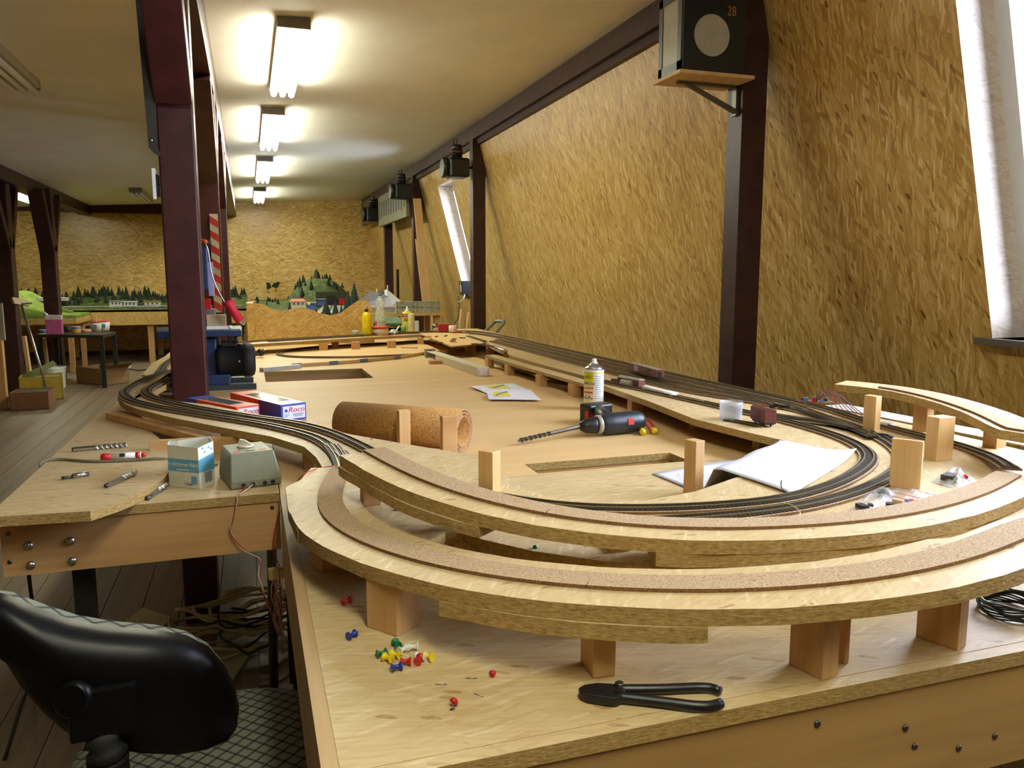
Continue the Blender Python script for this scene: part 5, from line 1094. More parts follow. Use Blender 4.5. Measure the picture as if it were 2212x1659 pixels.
# ------------------------------------------------------------------ hump backdrop board and bottles
HY = 5.30
top = [(548, 655), (565, 657), (590, 668), (612, 672), (632, 667), (650, 664), (668, 667), (690, 676), (712, 681), (735, 677), (755, 662), (775, 649), (792, 649), (800, 657), (804, 668)]
tp = [GY(u, v, HY) for u, v in top]
poly = [(p.x, p.z) for p in tp] + [(tp[-1].x + .01, B), (tp[0].x, B)]
M = frame((0, HY + .012, 0), (1, 0, 0), (0, 0, 1), (0, -1, 0)); hbd = thing('backdrop_board', (tp[5].x, HY, B), 'wavy topped strand board backdrop standing at the far end of the table', 'backdrop')
MB().prism(poly, 0, .012, 0, 1, M).build('hump_panel', [m_hump, m_edge], hbd)
MB().box(tp[0].x - .045, tp[0].x - .002, HY - .006, HY + .25, B, tp[0].z).build('end_panel', m_hump, hbd)
MB().box(tp[0].x - .04, tp[-1].x, HY - .022, HY, B, B + .035).build('foot_rail', m_pineX, hbd)
MB().tube([GY(560, 739, HY - .04), GY(800, 730, HY - .04)], .006, 6).build('clear_tube', film('clear_tube', (.9, .9, .8, 1), .5, .1), None, 'long clear plastic tube along the foot of the backdrop', 'tube')
def bottle(u, v, z, prof, mat, label, capprof=None, capmat=None, name='bottle', extra=None):
    c = G(u, v, z); t = thing(name, (c.x, c.y, z), label, name.split('_')[-1]); MB().lathe(prof, 20, TR((c.x, c.y, z))).build('body', mat, t)
    if capprof: MB().lathe(capprof, 16, TR((c.x, c.y, z))).build('cap', capmat, t)
    return t, c
bottle(793, 725, S, [(.029, 0), (.030, .004), (.030, .125), (.026, .14), (.013, .148), (.012, .152)], m_yel, 'yellow plastic bottle with a black cap before the backdrop', [(.012, .152), (.012, .168), (.005, .172), (.004, .182)], m_black)
m_pet = film('clear_pet', (.84, .88, .8, 1), .35, .1)
t, c = bottle(822, 716, S, [(.035, 0), (.036, .01), (.036, .075), (.034, .08), (.034, .12), (.036, .14), (.025, .158), (.033, .185), (.034, .20), (.024, .222), (.013, .236), (.013, .245)], m_pet, 'clear ribbed drinks bottle with a green cap', [(.0145, .245), (.0145, .262), (.01, .264)], plain('cap_green', rgb(96, 150, 110), .5))
band(c, .0368, toward(c) - 1.6, toward(c) + 1.6, S + .02, S + .075, plain('pet_label', rgb(176, 184, 168), .5), t); band(c, .0371, toward(c) - 1.4, toward(c) - .7, S + .045, S + .072, m_inkr, t)
bottle(822, 724, S, [(.05, 0), (.054, .045)], plain('tub_peach', rgb(214, 186, 158), .5), 'pale tub with a red lid before the drinks bottle', [(.057, .045), (.057, .055), (.054, .057)], plain('lid_red', rgb(200, 50, 40), .45), 'plastic_tub')
t, c = bottle(880, 714, S, [(.034, 0), (.036, .004), (.036, .118), (.032, .128), (.016, .136)], plain('glue_lime', rgb(206, 204, 70), .45), 'lime wood glue bottle with a red band and white spout', [(.016, .134), (.016, .142), (.006, .152), (.0035, .172)], m_white)
band(c, .0366, toward(c) - 1.6, toward(c) + 1.6, S + .094, S + .118, plain('band_rust', rgb(170, 56, 36), .5), t); bent_text('SYCOFIX', .0165, c, .0368, toward(c), S + .106, m_white, t, xs=.82)
for z_ in (.082, .074, .066): band(c, .0367, toward(c) - .8, toward(c) + .75, S + z_, S + z_ + .004, m_ink, t, 'print_line')
bottle(889, 717, S, [(.02, 0), (.022, .003), (.022, .12), (.02, .125)], plain('cream_plastic', rgb(206, 200, 150), .5), 'cream cylindrical bottle standing behind the glue bottle')
bottle(768, 724, S, [(.02, 0), (.024, .03)], plain('dish_grey', rgb(170, 176, 160), .4), 'small grey dish of bits beside the yellow bottle', name='small_dish')
bottle(808, 720, S, [(.02, 0), (.022, .028)], plain('dish_blue', rgb(150, 170, 186), .4), 'small pale blue dish between the bottles', name='small_dish')
q = G(848, 722, S); MB().tube(smooth([q + Vector((-.04, 0, .008)), q + Vector((0, 0, .03)), q + Vector((.05, .02, .005))], .01), [.012] + [.02] * 30, 8).build('plastic_wrap', film('grey_wrap', (.6, .64, .62, 1), .6, .2), None, 'crumpled grey plastic wrap beside the tub', 'wrap') if False else None
MB().lathe([(.002, 0), (.035, .004), (.03, .02), (.012, .032), (.002, .035)], 9, TR(G(850, 722, S))).build('plastic_wrap', film('grey_wrap', (.55, .6, .56, 1), .7, .2), None, 'crumpled grey plastic wrap beside the pale tub', 'wrap')
MB().tube([G(852, 720, S + .01), G(862, 705, S + .04)], .006, 8).build('white_rod', m_white, None, 'short white rod leaning beside the glue bottle', 'rod')
bottle(872, 716, S, [(.018, 0), (.02, .03), (.016, .04)], plain('green_pot', rgb(110, 170, 90), .5), 'small green pot beside the glue bottle', name='small_pot')
q = G(775, 727, S); MB().box(-.03, .03, -.006, .006, 0, .01, M=TR(q, -.5)).build('craft_knife', m_bit, None, 'black and yellow craft knife before the backdrop', 'knife')
# things on the far plywood panel
q = G(964, 716, S + .004); MB().box(-.055, .06, -.03, .03, 0, .05, M=TR(q, -.1)).build('red_box', plain('red_case', rgb(150, 20, 26), .45), None, 'dark red plastic case on the far plywood panel', 'case', bevel=.006)
bottle(978, 718, S + .004, [(.026, 0), (.027, .002), (.027, .044), (.024, .046)], plain('jar_cream', rgb(226, 220, 190), .5), 'cream lidded jar before the dark red case', name='jar')
bottle(943, 714, S + .004, [(.03, 0), (.03, .03), (.02, .045), (.004, .05)], m_dsteel, 'grey metal domed pot beside the dark red case', name='steel_pot')
MB().tube([G(978, 718, S + .010), G(997, 716, S + .010)], .007, 8).build('orange_tool', plain('tool_orange', rgb(206, 96, 40), .5), None, 'orange handled tool lying before the cream jar', 'tool')
q = G(934, 716, S + .0045); MB().add([q, q + Vector((.05, .0, 0)), q + Vector((.06, .01, .03)), q + Vector((.01, .01, .022))], [(0, 1, 2, 3), (3, 2, 1, 0)]).build('card_offcut', plain('card_tan', rgb(196, 160, 96), .7), None, 'folded tan card offcut behind the plywood panel', 'card')
rnd = random.Random(5)
for i_ in range(9):
    u, v = rnd.uniform(925, 1010), rnd.uniform(724, 742); q = G(u, v, S + .004); MB().box(-.02, .02, -.004, .004, 0, .006, M=TR(q, rnd.uniform(-1, 1))).build('wood_scrap', rnd.choice((m_bit, m_pineX, plain('scrap_brown', rgb(120, 84, 50), .7))), None, 'small wood or track scrap lying on the far plywood panel', 'scrap', 'scraps on the plywood panel')
# plug with cable, folding rule, white channel
q = G(562, 772, B); pg = thing('mains_plug', tuple(q), 'black mains plug lying on the table beside the saw motor', 'plug')
MB().lathe([(.012, 0), (.02, .012), (.022, .03), (.016, .034)], 12, TR((q.x - .012, q.y, B + .02), .4, 0, 1.2)).build('plug_body', m_black, pg)
for s_ in (-1, 1): MB().tube([(q.x + .014, q.y + s_ * .009, B + .032), (q.x + .032, q.y + s_ * .009, B + .044)], .0024, 6).build('pin', m_steel, pg)
MB().tube(smooth([(q.x - .014, q.y, B + .014), (q.x - .05, q.y - .01, B + .004), (q.x - .10, q.y + .02, B + .004)], .02), .004, 6).build('cord', m_black, pg)
fr_ = thing('folding_rule', tuple(G(610, 800, B)), 'partly unfolded white folding rule lying across the table', 'rule')
a, c_ = G(566, 803, B), G(648, 795, B); d = c_ - a
for i_ in range(4): MB().box(0, d.length, -.012 + .009 * i_, -.005 + .009 * i_, .0005, .018, M=TR(a, math.atan2(d.y, d.x))).build('segment', plain('rule_grey', rgb(196, 196, 196), .5), fr_)
P = [(640, 793), (720, 788), (785, 783), (858, 776), (925, 765), (1000, 760)]
for i_ in range(5):
    a, c_ = G(*P[i_], B), G(*P[i_ + 1], B); d = c_ - a; MB().box(-.01, d.length + .01, -.004, .004, .0005, .017, M=TR(a, math.atan2(d.y, d.x))).build('segment', plain('rule_yellow', rgb(206, 180, 120), .5), fr_)
    MB().box(-.02, .025, -.006, .006, .001, .019, M=TR(a, math.atan2(d.y, d.x))).build('joint', m_bb, fr_)
a, c_ = G(1052, 812, B), G(934, 772, B); d = c_ - a; M = frame((a.x, a.y, B), (Vector((d.y, -d.x, 0))).normalized() * -1, d.normalized(), (0, 0, 1)); wc = thing('cardboard_channel', tuple(a), 'long white cardboard channel lying on the main table', 'channel')
Wc, Hc, Lc = -.058, .036, d.length
Mx = frame((a.x, a.y, B), Vector((d.y, -d.x, 0)).normalized(), d.normalized(), (0, 0, 1))
m_chan = plain('white_card', rgb(212, 206, 180), .6, var=.04)
for (x0_, x1_, z0_, z1_, nm, y1_) in ((-.045, .010, 0.001, .003, 'base', Lc), (-.045, -.043, .003, Hc, 'side_wall', Lc * .75), (.008, .010, .003, Hc, 'side_wall', Lc), (-.045, .010, Hc, Hc + .002, 'cover', Lc * .95)): MB().box(x0_, x1_, 0, y1_, z0_, z1_, M=Mx).build(nm, m_chan, wc)
MB().box(-.045, .010, -.002, 0, .001, Hc + .002, M=Mx).build('end_flap', m_white, wc)
for x_ in (-.040, .004): MB().box(x_ - .001, x_ + .001, -.0026, -.002, .010, .028, M=Mx).build('staple', m_bit, wc)
MB().box(-.045, .010, Lc * .97, Lc, .004, Hc + .012, M=Mx).build('end_flap', plain('flap_grey', rgb(150, 150, 130), .6), wc)
q = G(940, 786, B); MB().box(-.03, .03, -.02, .02, 0, .018, M=TR(q)).build('wood_offcut', m_pineX, None, 'small wood offcut under the end of the white channel', 'offcut')
q = G(885, 752, B); MB().box(-.05, .05, -.012, .012, .0005, .006, M=TR(q, -.6)).build('wood_strip', m_pineX, None, 'short thin wood strip inside the low track loop', 'strip')

# ------------------------------------------------------------------ scenic model landscape at the far wall
m_grass = speck('scenic_grass', ((.3, rgb(34, 48, 20)), (.5, rgb(62, 76, 30)), (.65, rgb(90, 102, 42)), (.8, rgb(116, 118, 60))), 14, bump=.3)
m_grass2 = speck('scenic_grass_bright', ((.3, rgb(84, 106, 30)), (.6, rgb(120, 140, 44)), (.8, rgb(140, 150, 60))), 10, bump=.3)
m_fir = speck('fir_green', ((.3, rgb(12, 26, 14)), (.6, rgb(24, 42, 22)), (.8, rgb(38, 56, 30))), 40)
m_yard = speck('yard_grey', ((.3, rgb(120, 118, 112)), (.6, rgb(160, 158, 150)), (.8, rgb(190, 188, 180))), 14)
from mathutils import noise as mn
def terrain(x0, x1, y0, y1, nx, ny, fz, name, mat, par, z0):
    vs = []; fs = []
    for j in range(ny + 1):
        for i in range(nx + 1):
            x, y = x0 + (x1 - x0) * i / nx, y0 + (y1 - y0) * j / ny; vs.append((x, y, fz(x, y)))
    for j in range(ny):
        for i in range(nx): a = j * (nx + 1) + i; fs.append((a, a + 1, a + nx + 2, a + nx + 1))
    n = len(vs); ring = [i for i in range(nx + 1)] + [j * (nx + 1) + nx for j in range(1, ny + 1)] + [ny * (nx + 1) + i for i in range(nx - 1, -1, -1)] + [j * (nx + 1) for j in range(ny - 1, 0, -1)]
    vs += [(vs[i][0], vs[i][1], z0) for i in ring]; m = len(ring)
    fs += [(ring[(k + 1) % m], ring[k], n + k, n + (k + 1) % m) for k in range(m)]
    return MB().add(vs, fs, 0, None, True).build(name, mat, par)
def table_frame(par, x0, x1, y0, y1, z, legs=4):
    MB().box(x0, x1, y0, y0 + .02, z - .22, z).build('front_fascia', m_hump, par); MB().box(x0, x1, y0, y1, z - .03, z - .001).build('table_board', m_pineX, par)
    for i in range(legs): 
        for yy in (y0 + .1, y1 - .1): MB().box(x0 + .1 + (x1 - x0 - .28) * i / max(1, legs - 1), x0 + .18 + (x1 - x0 - .28) * i / max(1, legs - 1), yy - .04, yy + .04, 0, z - .03).build('leg', m_pineZ, par)
def fA(x, y): return .80 + .10 * max(0, min(1, (y - 12.9) / .7)) + .07 * mn.noise((x * 1.3, y * 2.0, 0)) * max(.2, (y - 12.6)) + .05 * max(0, min(1, (y - 13.3) / .5))
sa = thing('scenic_table', (-2.2, 13.3, 0), 'scenic model landscape with green meadows on a strand board table along the far wall', 'model landscape')
terrain(-5.2, -.02, 12.65, 13.95, 70, 18, fA, 'ground', m_grass, sa, .74); table_frame(sa, -5.2, -.02, 12.6, 13.98, .78, 5)
for i_ in range(4): MB().tube(smooth([(-5.1, 12.78 + .06 * i_, .815), (-2, 12.8 + .06 * i_, .822), (-.1, 12.78 + .06 * i_, .818)], .3), .006, 4).build('layout_track', m_yard, sa)
def fB(x, y):
    h = .82 + .02 * mn.noise((x * 2, y, 3)); d2 = ((x - 1.05) / .48) ** 2 + ((y - 12.6) / .9) ** 2
    return h + .36 * max(0, 1 - d2) ** .8 + (.06 if y > 11.8 else 0) * min(1, (y - 11.8) * 2 if y > 11.8 else 0) + 0.0
sb2 = thing('scenic_table', (.8, 10, 0), 'scenic model landscape with a wooded hill and grey station yard behind the wavy backdrop', 'model landscape')
terrain(.02, 1.5, 7.35, 13.9, 34, 80, fB, 'ground', m_grass, sb2, .76); table_frame(sb2, .02, 1.5, 7.3, 13.93, .78, 2)
yd = MB(); yd.add([(.55, 7.7, .853), (1.15, 7.9, .853), (1.42, 11.4, .853), (1.0, 11.5, .853)], [(0, 1, 2, 3)]); yd.build('station_yard', m_yard, sb2)
for i_ in range(6): MB().tube([(.62 + .09 * i_, 7.8, .858), (1.04 + .06 * i_, 11.3, .858)], .006, 4).build('layout_track', m_dsteel, sb2)
tn = thing('tunnel_portal', (1.12, 11.72, .85), 'dark stone tunnel portal at the foot of the wooded hill', 'tunnel portal'); MB().box(.92, 1.36, 11.68, 11.76, .80, 1.04).build('portal_wall', plain('portal_dark', rgb(60, 62, 44), .8), tn); MB().lathe([(.11, 0), (.11, .01)], 20, along((1.13, 11.682, .88), (1.13, 11.0, .88))).build('tunnel_mouth', m_ink, tn)
# conifers: one prototype, copied
def fir(h, r, seed):
    rnd = random.Random(seed); prof = [(r * .12, 0), (r * .12, h * .1)]; n = 6
    for i in range(n): zz = h * (.1 + .9 * i / n); prof += [(r * (1 - i / n) , zz), (r * (1 - (i + .9) / n) * .9 + r * .06, zz + h * .9 / n * .85)]
    return prof + [(.0006, h)]
proto = {}
def tree(x, y, z, h, label, group):
    key = round(h / .04)
    if 'p' not in proto:
        o = MB().lathe(fir(1.0, .26, 1), 9, TR((0, 0, 0)), smooth=False).build('fir_tree', m_fir, None); proto['p'] = o; c = o
    else: c = proto['p'].copy(); COL.objects.link(c)
    c.location = (x, y, z); c.scale = (h, h, h); c.rotation_euler = (0, 0, random.random() * 6); tag(c, label, 'model tree', group)
    return c
rnd = random.Random(11)
for (u, v, hv, yk) in ((706, 692, 46, 7.5), (725, 694, 42, 7.45), (753, 678, 48, 7.6), (767, 668, 55, 7.7), (683, 690, 24, 7.5), (716, 694, 18, 7.45), (738, 680, 20, 7.6), (626, 675, 20, 7.8)):
    q = GY(u, v, yk); zt_ = q.z + hv / F * yk * 1.02; zg = fB(q.x, yk) - .01; tree(q.x, yk, zg, max(.1, zt_ - zg), 'dark green model fir rising just behind the wavy backdrop board', 'firs behind the backdrop board')
for i_ in range(26):
    x = rnd.uniform(.68, 1.4); y = rnd.uniform(12.0, 13.2); tree(x, y, fB(x, y) - .01, rnd.uniform(.09, .17), 'small dark model fir growing on the wooded hill', 'firs on the wooded hill')
for i_ in range(150):
    x = -4.2 + 4.15 * (i_ + rnd.random()) / 150; y = rnd.uniform(13.3, 13.85); tree(x, y, fA(x, y) - .01, rnd.uniform(.09, .19), 'small dark model fir in the forest strip along the far wall', 'firs along the far wall')
for i_ in range(14):
    x = rnd.uniform(.1, .6); y = rnd.uniform(12.0, 13.6); tree(x, y, fB(x, y) - .01, rnd.uniform(.05, .1), 'small dark model fir on the meadow left of the hill', 'firs beside the hill')
def leaf_tree(x, y, z, h, label):
    t = thing('model_tree', (x, y, z), label, 'model tree', 'broadleaf model trees'); MB().tube([(x, y, z), (x, y, z + h * .6)], h * .03, 5).build('trunk', m_bit, t)
    b = MB()
    for i in range(9): b.lathe([(.001, -h * .1), (h * .14, -h * .05), (h * .16, .02), (h * .08, h * .11), (.001, h * .13)], 6, TR((x + rnd.uniform(-.25, .25) * h, y + rnd.uniform(-.2, .2) * h, z + h * rnd.uniform(.45, .9))), smooth=False)
    b.build('crown', m_fir, t)
for (u, v) in ((580, 633), (596, 631)): q = GY(u, v, 13.4); leaf_tree(q.x, 13.4, q.z, .17, 'loose crowned dark model tree standing above the meadow')
def house(u, v, yk, w, d, h, wall, roof, label, flat=False):
    q = GY(u, v, yk); t = thing('model_house', (q.x, yk, q.z), label, 'model building', 'model buildings'); x, z = q.x, q.z
    MB().box(x - w / 2, x + w / 2, yk - d / 2, yk + d / 2, z - .05, z + h).build('walls', wall, t); e = .012
    if flat: MB().box(x - w / 2 - e, x + w / 2 + e, yk - d / 2 - e, yk + d / 2 + e, z + h, z + h + .012).build('roof', roof, t)
    else: MB().add([(x - w / 2 - e, yk - d / 2 - e, z + h), (x + w / 2 + e, yk - d / 2 - e, z + h), (x + w / 2 + e, yk + d / 2 + e, z + h), (x - w / 2 - e, yk + d / 2 + e, z + h), (x - w / 2 + e * 2, yk, z + h * 1.5), (x + w / 2 - e * 2, yk, z + h * 1.5)], [(0, 1, 5, 4), (2, 3, 4, 5), (1, 2, 5), (3, 0, 4), (3, 2, 1, 0)]).build('roof', roof, t)
    for i in range(3): MB().box(x - w * .32 + w * .28 * i, x - w * .32 + w * .28 * i + w * .1, yk - d / 2 - .003, yk - d / 2, z + h * .35, z + h * .75).build('window', m_bit, t)
m_hw = plain('house_cream', rgb(190, 176, 150), .6); m_hr = plain('house_red_roof', rgb(176, 84, 70), .6); m_hg = plain('house_white', rgb(206, 206, 210), .6); m_hgr = plain('house_grey_roof', rgb(140, 142, 140), .6); m_hb = plain('house_blue', rgb(60, 84, 150), .6)
house(644, 662, 9.6, .17, .12, .06, m_hw, m_hr, 'cream model station with a wide red roof beside the yard'); house(738, 650, 11.6, .08, .08, .02, m_red, m_red, 'small bright red model shed at the foot of the hill', True)
house(546, 656, 8.4, .06, .06, .02, m_hw, m_hr, 'small model hut with a pinkish roof over the backdrop end'); house(672, 660, 9.9, .1, .08, .03, m_hb, m_hgr, 'low blue model hall at the edge of the yard', True); house(694, 652, 11.0, .09, .08, .03, m_hb, m_hgr, 'low blue and grey model hall at the back of the yard', True)
house(252, 661, 13.1, .17, .12, .07, m_hg, m_hgr, 'white model hall with a blue band by the far wall', True); house(282, 661, 13.1, .18, .12, .06, m_hg, m_hg, 'long white model hall beside the blue banded hall', True); house(330, 660, 13.15, .22, .1, .06, m_hg, plain('roof_mix', rgb(180, 120, 60), .6), 'white model terrace with coloured roofs by the far wall', True)
house(318, 668, 12.85, .3, .1, .03, m_hg, m_hgr, 'low white model factory in front of the terrace', True); house(175, 678, 12.75, .12, .08, .03, m_hg, m_hb, 'small white model houses on the meadow', True); house(290, 678, 12.75, .1, .08, .04, m_hw, m_hr, 'small cream model house with a red roof by the table edge')
house(108, 661, 11.9, .3, .12, .07, m_ink, m_hg, 'dark model shed with a white roof next to the left post', True) if False else None
MB().lathe([(.02, 0), (.02, .006)], 14, along(GY(667, 655, 9.7), GY(667, 655, 9.0))).build('yellow_sign', m_yel, None, 'tiny round yellow sign in the station yard', 'sign')
# bright green hill piece far left
lh = thing('scenic_hill', tuple(GY(70, 660, 11.8)), 'bright green model hillside piece beyond the left posts', 'model hill')
def fC(x, y): return .74 + .34 * math.exp(-((x + 2.85) / .38) ** 2) * (1 - abs(y - 12.1) / .7) + .02 * mn.noise((x * 4, y * 4, 1))
terrain(-3.6, -2.15, 11.6, 12.6, 24, 14, fC, 'ground', m_grass2, lh, .72); MB().box(-3.6, -2.15, 11.6, 12.6, .64, .72).build('carrier_board', m_hump, lh)
for x in (-3.5, -2.25):
    for y in (11.7, 12.5): MB().box(x - .03, x + .03, y - .03, y + .03, 0, .64).build('leg', m_pineZ, lh)
MB().box(-2.62, -2.2, 11.35, 11.5, .93, 1.0).build('model_shed', m_ink, None, 'black model shed with a white roof beside the left post', 'model building') if False else None
dsx = GY(108, 655, 12.0); ds = thing('model_house', (dsx.x, 12.0, dsx.z), 'black model shed with a white roof behind the left post', 'model building', 'model buildings'); MB().box(dsx.x - .14, dsx.x + .2, 11.95, 12.1, fC(dsx.x, 12) - .02, dsx.z + .03).build('walls', m_ink, ds); MB().box(dsx.x - .15, dsx.x + .21, 11.94, 12.11, dsx.z + .03, dsx.z + .075).build('roof', m_hg, ds)

# ------------------------------------------------------------------ far right work table clutter
wt_ = thing('work_bench', (1.3, 7.0, 0), 'rough wooden work bench loaded with papers behind the bottles', 'bench')
MB().box(.86, 1.62, 6.72, 7.25, .915, .94).build('bench_top', m_hump, wt_)
for (x, y) in ((.92, 6.78), (1.56, 6.78), (.92, 7.18), (1.56, 7.18)): MB().box(x - .025, x + .025, y - .025, y + .025, 0, .915).build('leg', m_pineZ, wt_)
MB().box(.9, 1.6, 6.76, 6.78, .6, .68).build('cross_rail', m_blackr, wt_)
lv = thing('aluminium_level', tuple(GY(900, 672, 6.8)), 'long grey green two part metal profile lying on the bench edge', 'metal profile')
a, c_ = GY(855, 673, 6.76), GY(949, 673, 6.76); zz = .9405
for i_ in range(2): MB().box(a.x, c_.x, 6.74, 6.80, zz + .05 * i_, zz + .047 + .05 * i_).build('profile_bar', speck('profile_pattern', ((.35, rgb(120, 124, 104)), (.55, rgb(164, 164, 144)), (.7, rgb(176, 176, 156))), 30), lv)
m_pap = plain('lilac_paper', rgb(190, 194, 220), .7, var=.05)
for i_, (pts, lb) in enumerate(((((772, 660), (800, 628), (840, 640), (850, 668)), 'grey white folded sheet on the bench'), (((822, 640), (835, 624), (866, 650), (840, 662)), 'bluish white sheet curling up on the bench'), (((800, 655), (822, 640), (848, 648), (835, 668)), 'white crumpled sheet on the bench'))):
    P = [GY(u, v, 6.85 + .1 * i_) for u, v in pts]; n_ = Vector((0, .12, 0)); P[0] += n_; P[3] -= n_ * .3
    for p in P: p.z = max(p.z, .943)
    o = MB().add(P, [(0, 1, 2, 3)]).build('paper_sheet', (m_pap, m_paper, m_pap)[i_], None, lb, 'paper', 'papers on the bench'); sd = o.modifiers.new('th', 'SOLIDIFY'); sd.thickness = .0012
MB().box(GY(817, 650, 7.0).x, GY(838, 650, 7.0).x, 6.98, 7.04, .94, GY(826, 629, 7.0).z).build('grey_box', plain('box_grey', rgb(96, 92, 88), .6), None, 'dark grey box standing on the bench', 'box')
for (u, vt, lb) in ((814, 624, 'thin yellow rod standing on the bench beside the grey box'), (837, 616, 'thin grey rod standing on the bench behind the grey box')): q = GY(u, vt, 7.1); MB().tube([(q.x, 7.1, .94), q], .006, 6).build('thin_rod', plain('rod_yellow', rgb(170, 150, 80), .5), None, lb, 'rod')
for i_ in range(5): MB().box(.88 + .03 * i_, 1.3 + .02 * i_, 6.8, 7.0, .9402 + .012 * i_, .9515 + .012 * i_).build('magazine', rnd.choice((m_hg, m_hgr, m_pap)), None, 'flat magazine in the pile on the bench', 'magazine', 'magazines piled on the bench')
for i_, x in enumerate((1.46, 1.52)): MB().box(x, x + .012, 6.0, 6.03, 0, 1.0 - .02 * i_, M=Matrix.Translation((1.5, 6.0, 0)) @ Matrix.Rotation(.12, 4, 'Y') @ Matrix.Translation((-1.5, -6.0, 0))).build('thin_batten', m_pineP, None, 'thin pale batten standing behind the red case', 'batten', 'thin battens behind the red case')
MB().box(1.18, 1.28, 6.2, 6.22, .62, .90).build('white_carton', m_white, None, 'white carton standing under the bench end', 'carton')
MB().box(1.17, 1.3, 6.15, 6.25, 0, .62).build('carton_stand', m_blackr, None, 'dark stand under the white carton', 'stand')

# ------------------------------------------------------------------ left aisle
at_ = thing('steel_table', (-1.9, 10.8, 0), 'low black table with steel legs standing among the left posts', 'table'); m_tt = plain('table_dark', rgb(52, 46, 36), .5)
zT = .60; cs = [G(80, 722, zT), G(222, 724, zT)]; cs += [cs[1] + Vector((.05, .60, 0)), cs[0] + Vector((.05, .60, 0))]
MB().prism([(p.x, p.y) for p in cs], zT - .035, zT, 0, 0).build('table_top', m_tt, at_)
ctr = sum(cs, Vector()) / 4
for p in cs: q = p.lerp(ctr, .06); MB().box(q.x - .022, q.x + .022, q.y - .022, q.y + .022, 0, zT - .035).build('leg', m_blackr, at_)
def stand(u, v, z): return G(u, v, z)
q = stand(119, 721, zT); cn_ = thing('canister', tuple(q), 'pink canister with a pale top on the low black table', 'canister'); MB().box(q.x - .08, q.x + .08, q.y - .05, q.y + .05, zT, zT + .165).build('body', plain('pink', rgb(172, 84, 128), .5), cn_); MB().box(q.x - .08, q.x + .08, q.y - .05, q.y + .05, zT + .165, zT + .215).build('top', plain('pale_top', rgb(196, 186, 180), .5), cn_); MB().tube([(q.x - .06, q.y, zT + .215), (q.x - .1, q.y, zT + .25)], .012, 6).build('spout', m_white, cn_)
for (u, v, w, h, m_, lb, nm) in ((165, 719, .05, .08, plain('tin_orange', rgb(200, 150, 50), .5), 'orange tin with a blue band on the low black table', 'tin'), (148, 716, .05, .06, m_bit, 'dark tin beside the orange tin', 'tin'), (94, 719, .045, .04, m_bb, 'blue cloth ball beside the pink canister', 'cloth'), (186, 717, .06, .035, plain('skin_pink', rgb(196, 150, 120), .6), 'pinkish paper bundle on the low black table', 'bundle')):
    q = stand(u, v, zT); MB().lathe([(w * .95, 0), (w, h * .1), (w, h * .9), (w * .8, h)], 14, TR((q.x, q.y, zT))).build(nm, m_, None, lb, nm)
q = stand(165, 719, zT); MB().lathe([(.0505, .045), (.0505, .07)], 14, TR((q.x, q.y, zT)), cap=False).build('tin_band', m_bb, bpy.data.objects['tin'])
for (u, v, m_, lb) in ((208, 716, plain('bucket_cream', rgb(200, 196, 170), .5), 'cream paint pot with a red rim on the low black table'), (226, 714, m_white, 'white paint pot beside the cream one')):
    q = stand(u, v, zT); t = thing('paint_pot', (q.x, q.y, zT), lb, 'pot', 'paint pots'); MB().lathe([(.055, 0), (.065, .11)], 16, TR((q.x, q.y, zT))).build('body', m_, t); MB().lathe([(.067, .108), (.067, .12)], 16, TR((q.x, q.y, zT))).build('rim', m_inkr, t); MB().box(q.x - .02, q.x + .02, q.y - .068, q.y - .064, zT + .04, zT + .08).build('label', m_bb, t)
q = stand(208, 716, zT); MB().tube([(q.x, q.y, zT + .03), (q.x + .01, q.y, zT + .2)], .006, 6).build('stir_stick', m_pineP, None, 'stirring stick standing in the cream paint pot', 'stick')
# cartons and tools on the floor
m_cb = plain('cardboard', rgb(150, 118, 80), .8); m_cby = plain('carton_yellow', rgb(170, 146, 50), .7); m_cbg = plain('carton_green', rgb(110, 122, 44), .7)
def carton(u0, v0, u1, v1, d, h, mat, label, flaps=True):
    a, c_ = G(u0, v0, 0), G(u1, v1, 0); dr = c_ - a; M = frame((a.x, a.y, 0), dr.normalized(), Vector((-dr.y, dr.x, 0)).normalized(), (0, 0, 1)); L = dr.length; t = thing('carton', tuple(a), label, 'carton', 'cartons on the floor')
    b = MB()
    for (x0, x1, y0, y1) in ((0, L, 0, .006), (0, L, d - .006, d), (0, .006, 0, d), (L - .006, L, 0, d)): b.box(x0, x1, y0, y1, .002, h, M=M)
    b.box(0, L, 0, d, .002, .008, M=M); b.build('box', mat, t)
    if flaps: MB().add([(L, 0, h), (L, d, h), (L + .14, d * .9, h + .06), (L + .14, d * .1, h + .06)], [(0, 1, 2, 3), (3, 2, 1, 0)], 0, M).build('flap', mat, t)
    return t, M, L
carton(166, 826, 228, 833, .30, .19, m_cb, 'open cardboard box standing under the low black table'); t, M, L = carton(22, 888, 106, 884, .30, .17, plain('carton_brown', rgb(120, 82, 56), .8), 'low brown cardboard box full of green scraps', False)
MB().box(.02, L - .02, .02, .28, .14, .165, M=M).build('contents', plain('dark_scraps', rgb(62, 60, 30), .8), t)
t, M, L = carton(44, 868, 138, 862, .34, .24, m_cby, 'yellow carton with green sheets sticking out', False); MB().box(.02, L - .02, .02, .3, .2, .225, M=M).build('contents', m_cbg, t)
MB().add([(.05, .0, .2), (L * .9, .02, .36), (L * .8, .26, .38), (.02, .26, .24)], [(0, 1, 2, 3), (3, 2, 1, 0)], 0, M).build('green_sheet', m_cbg, t)
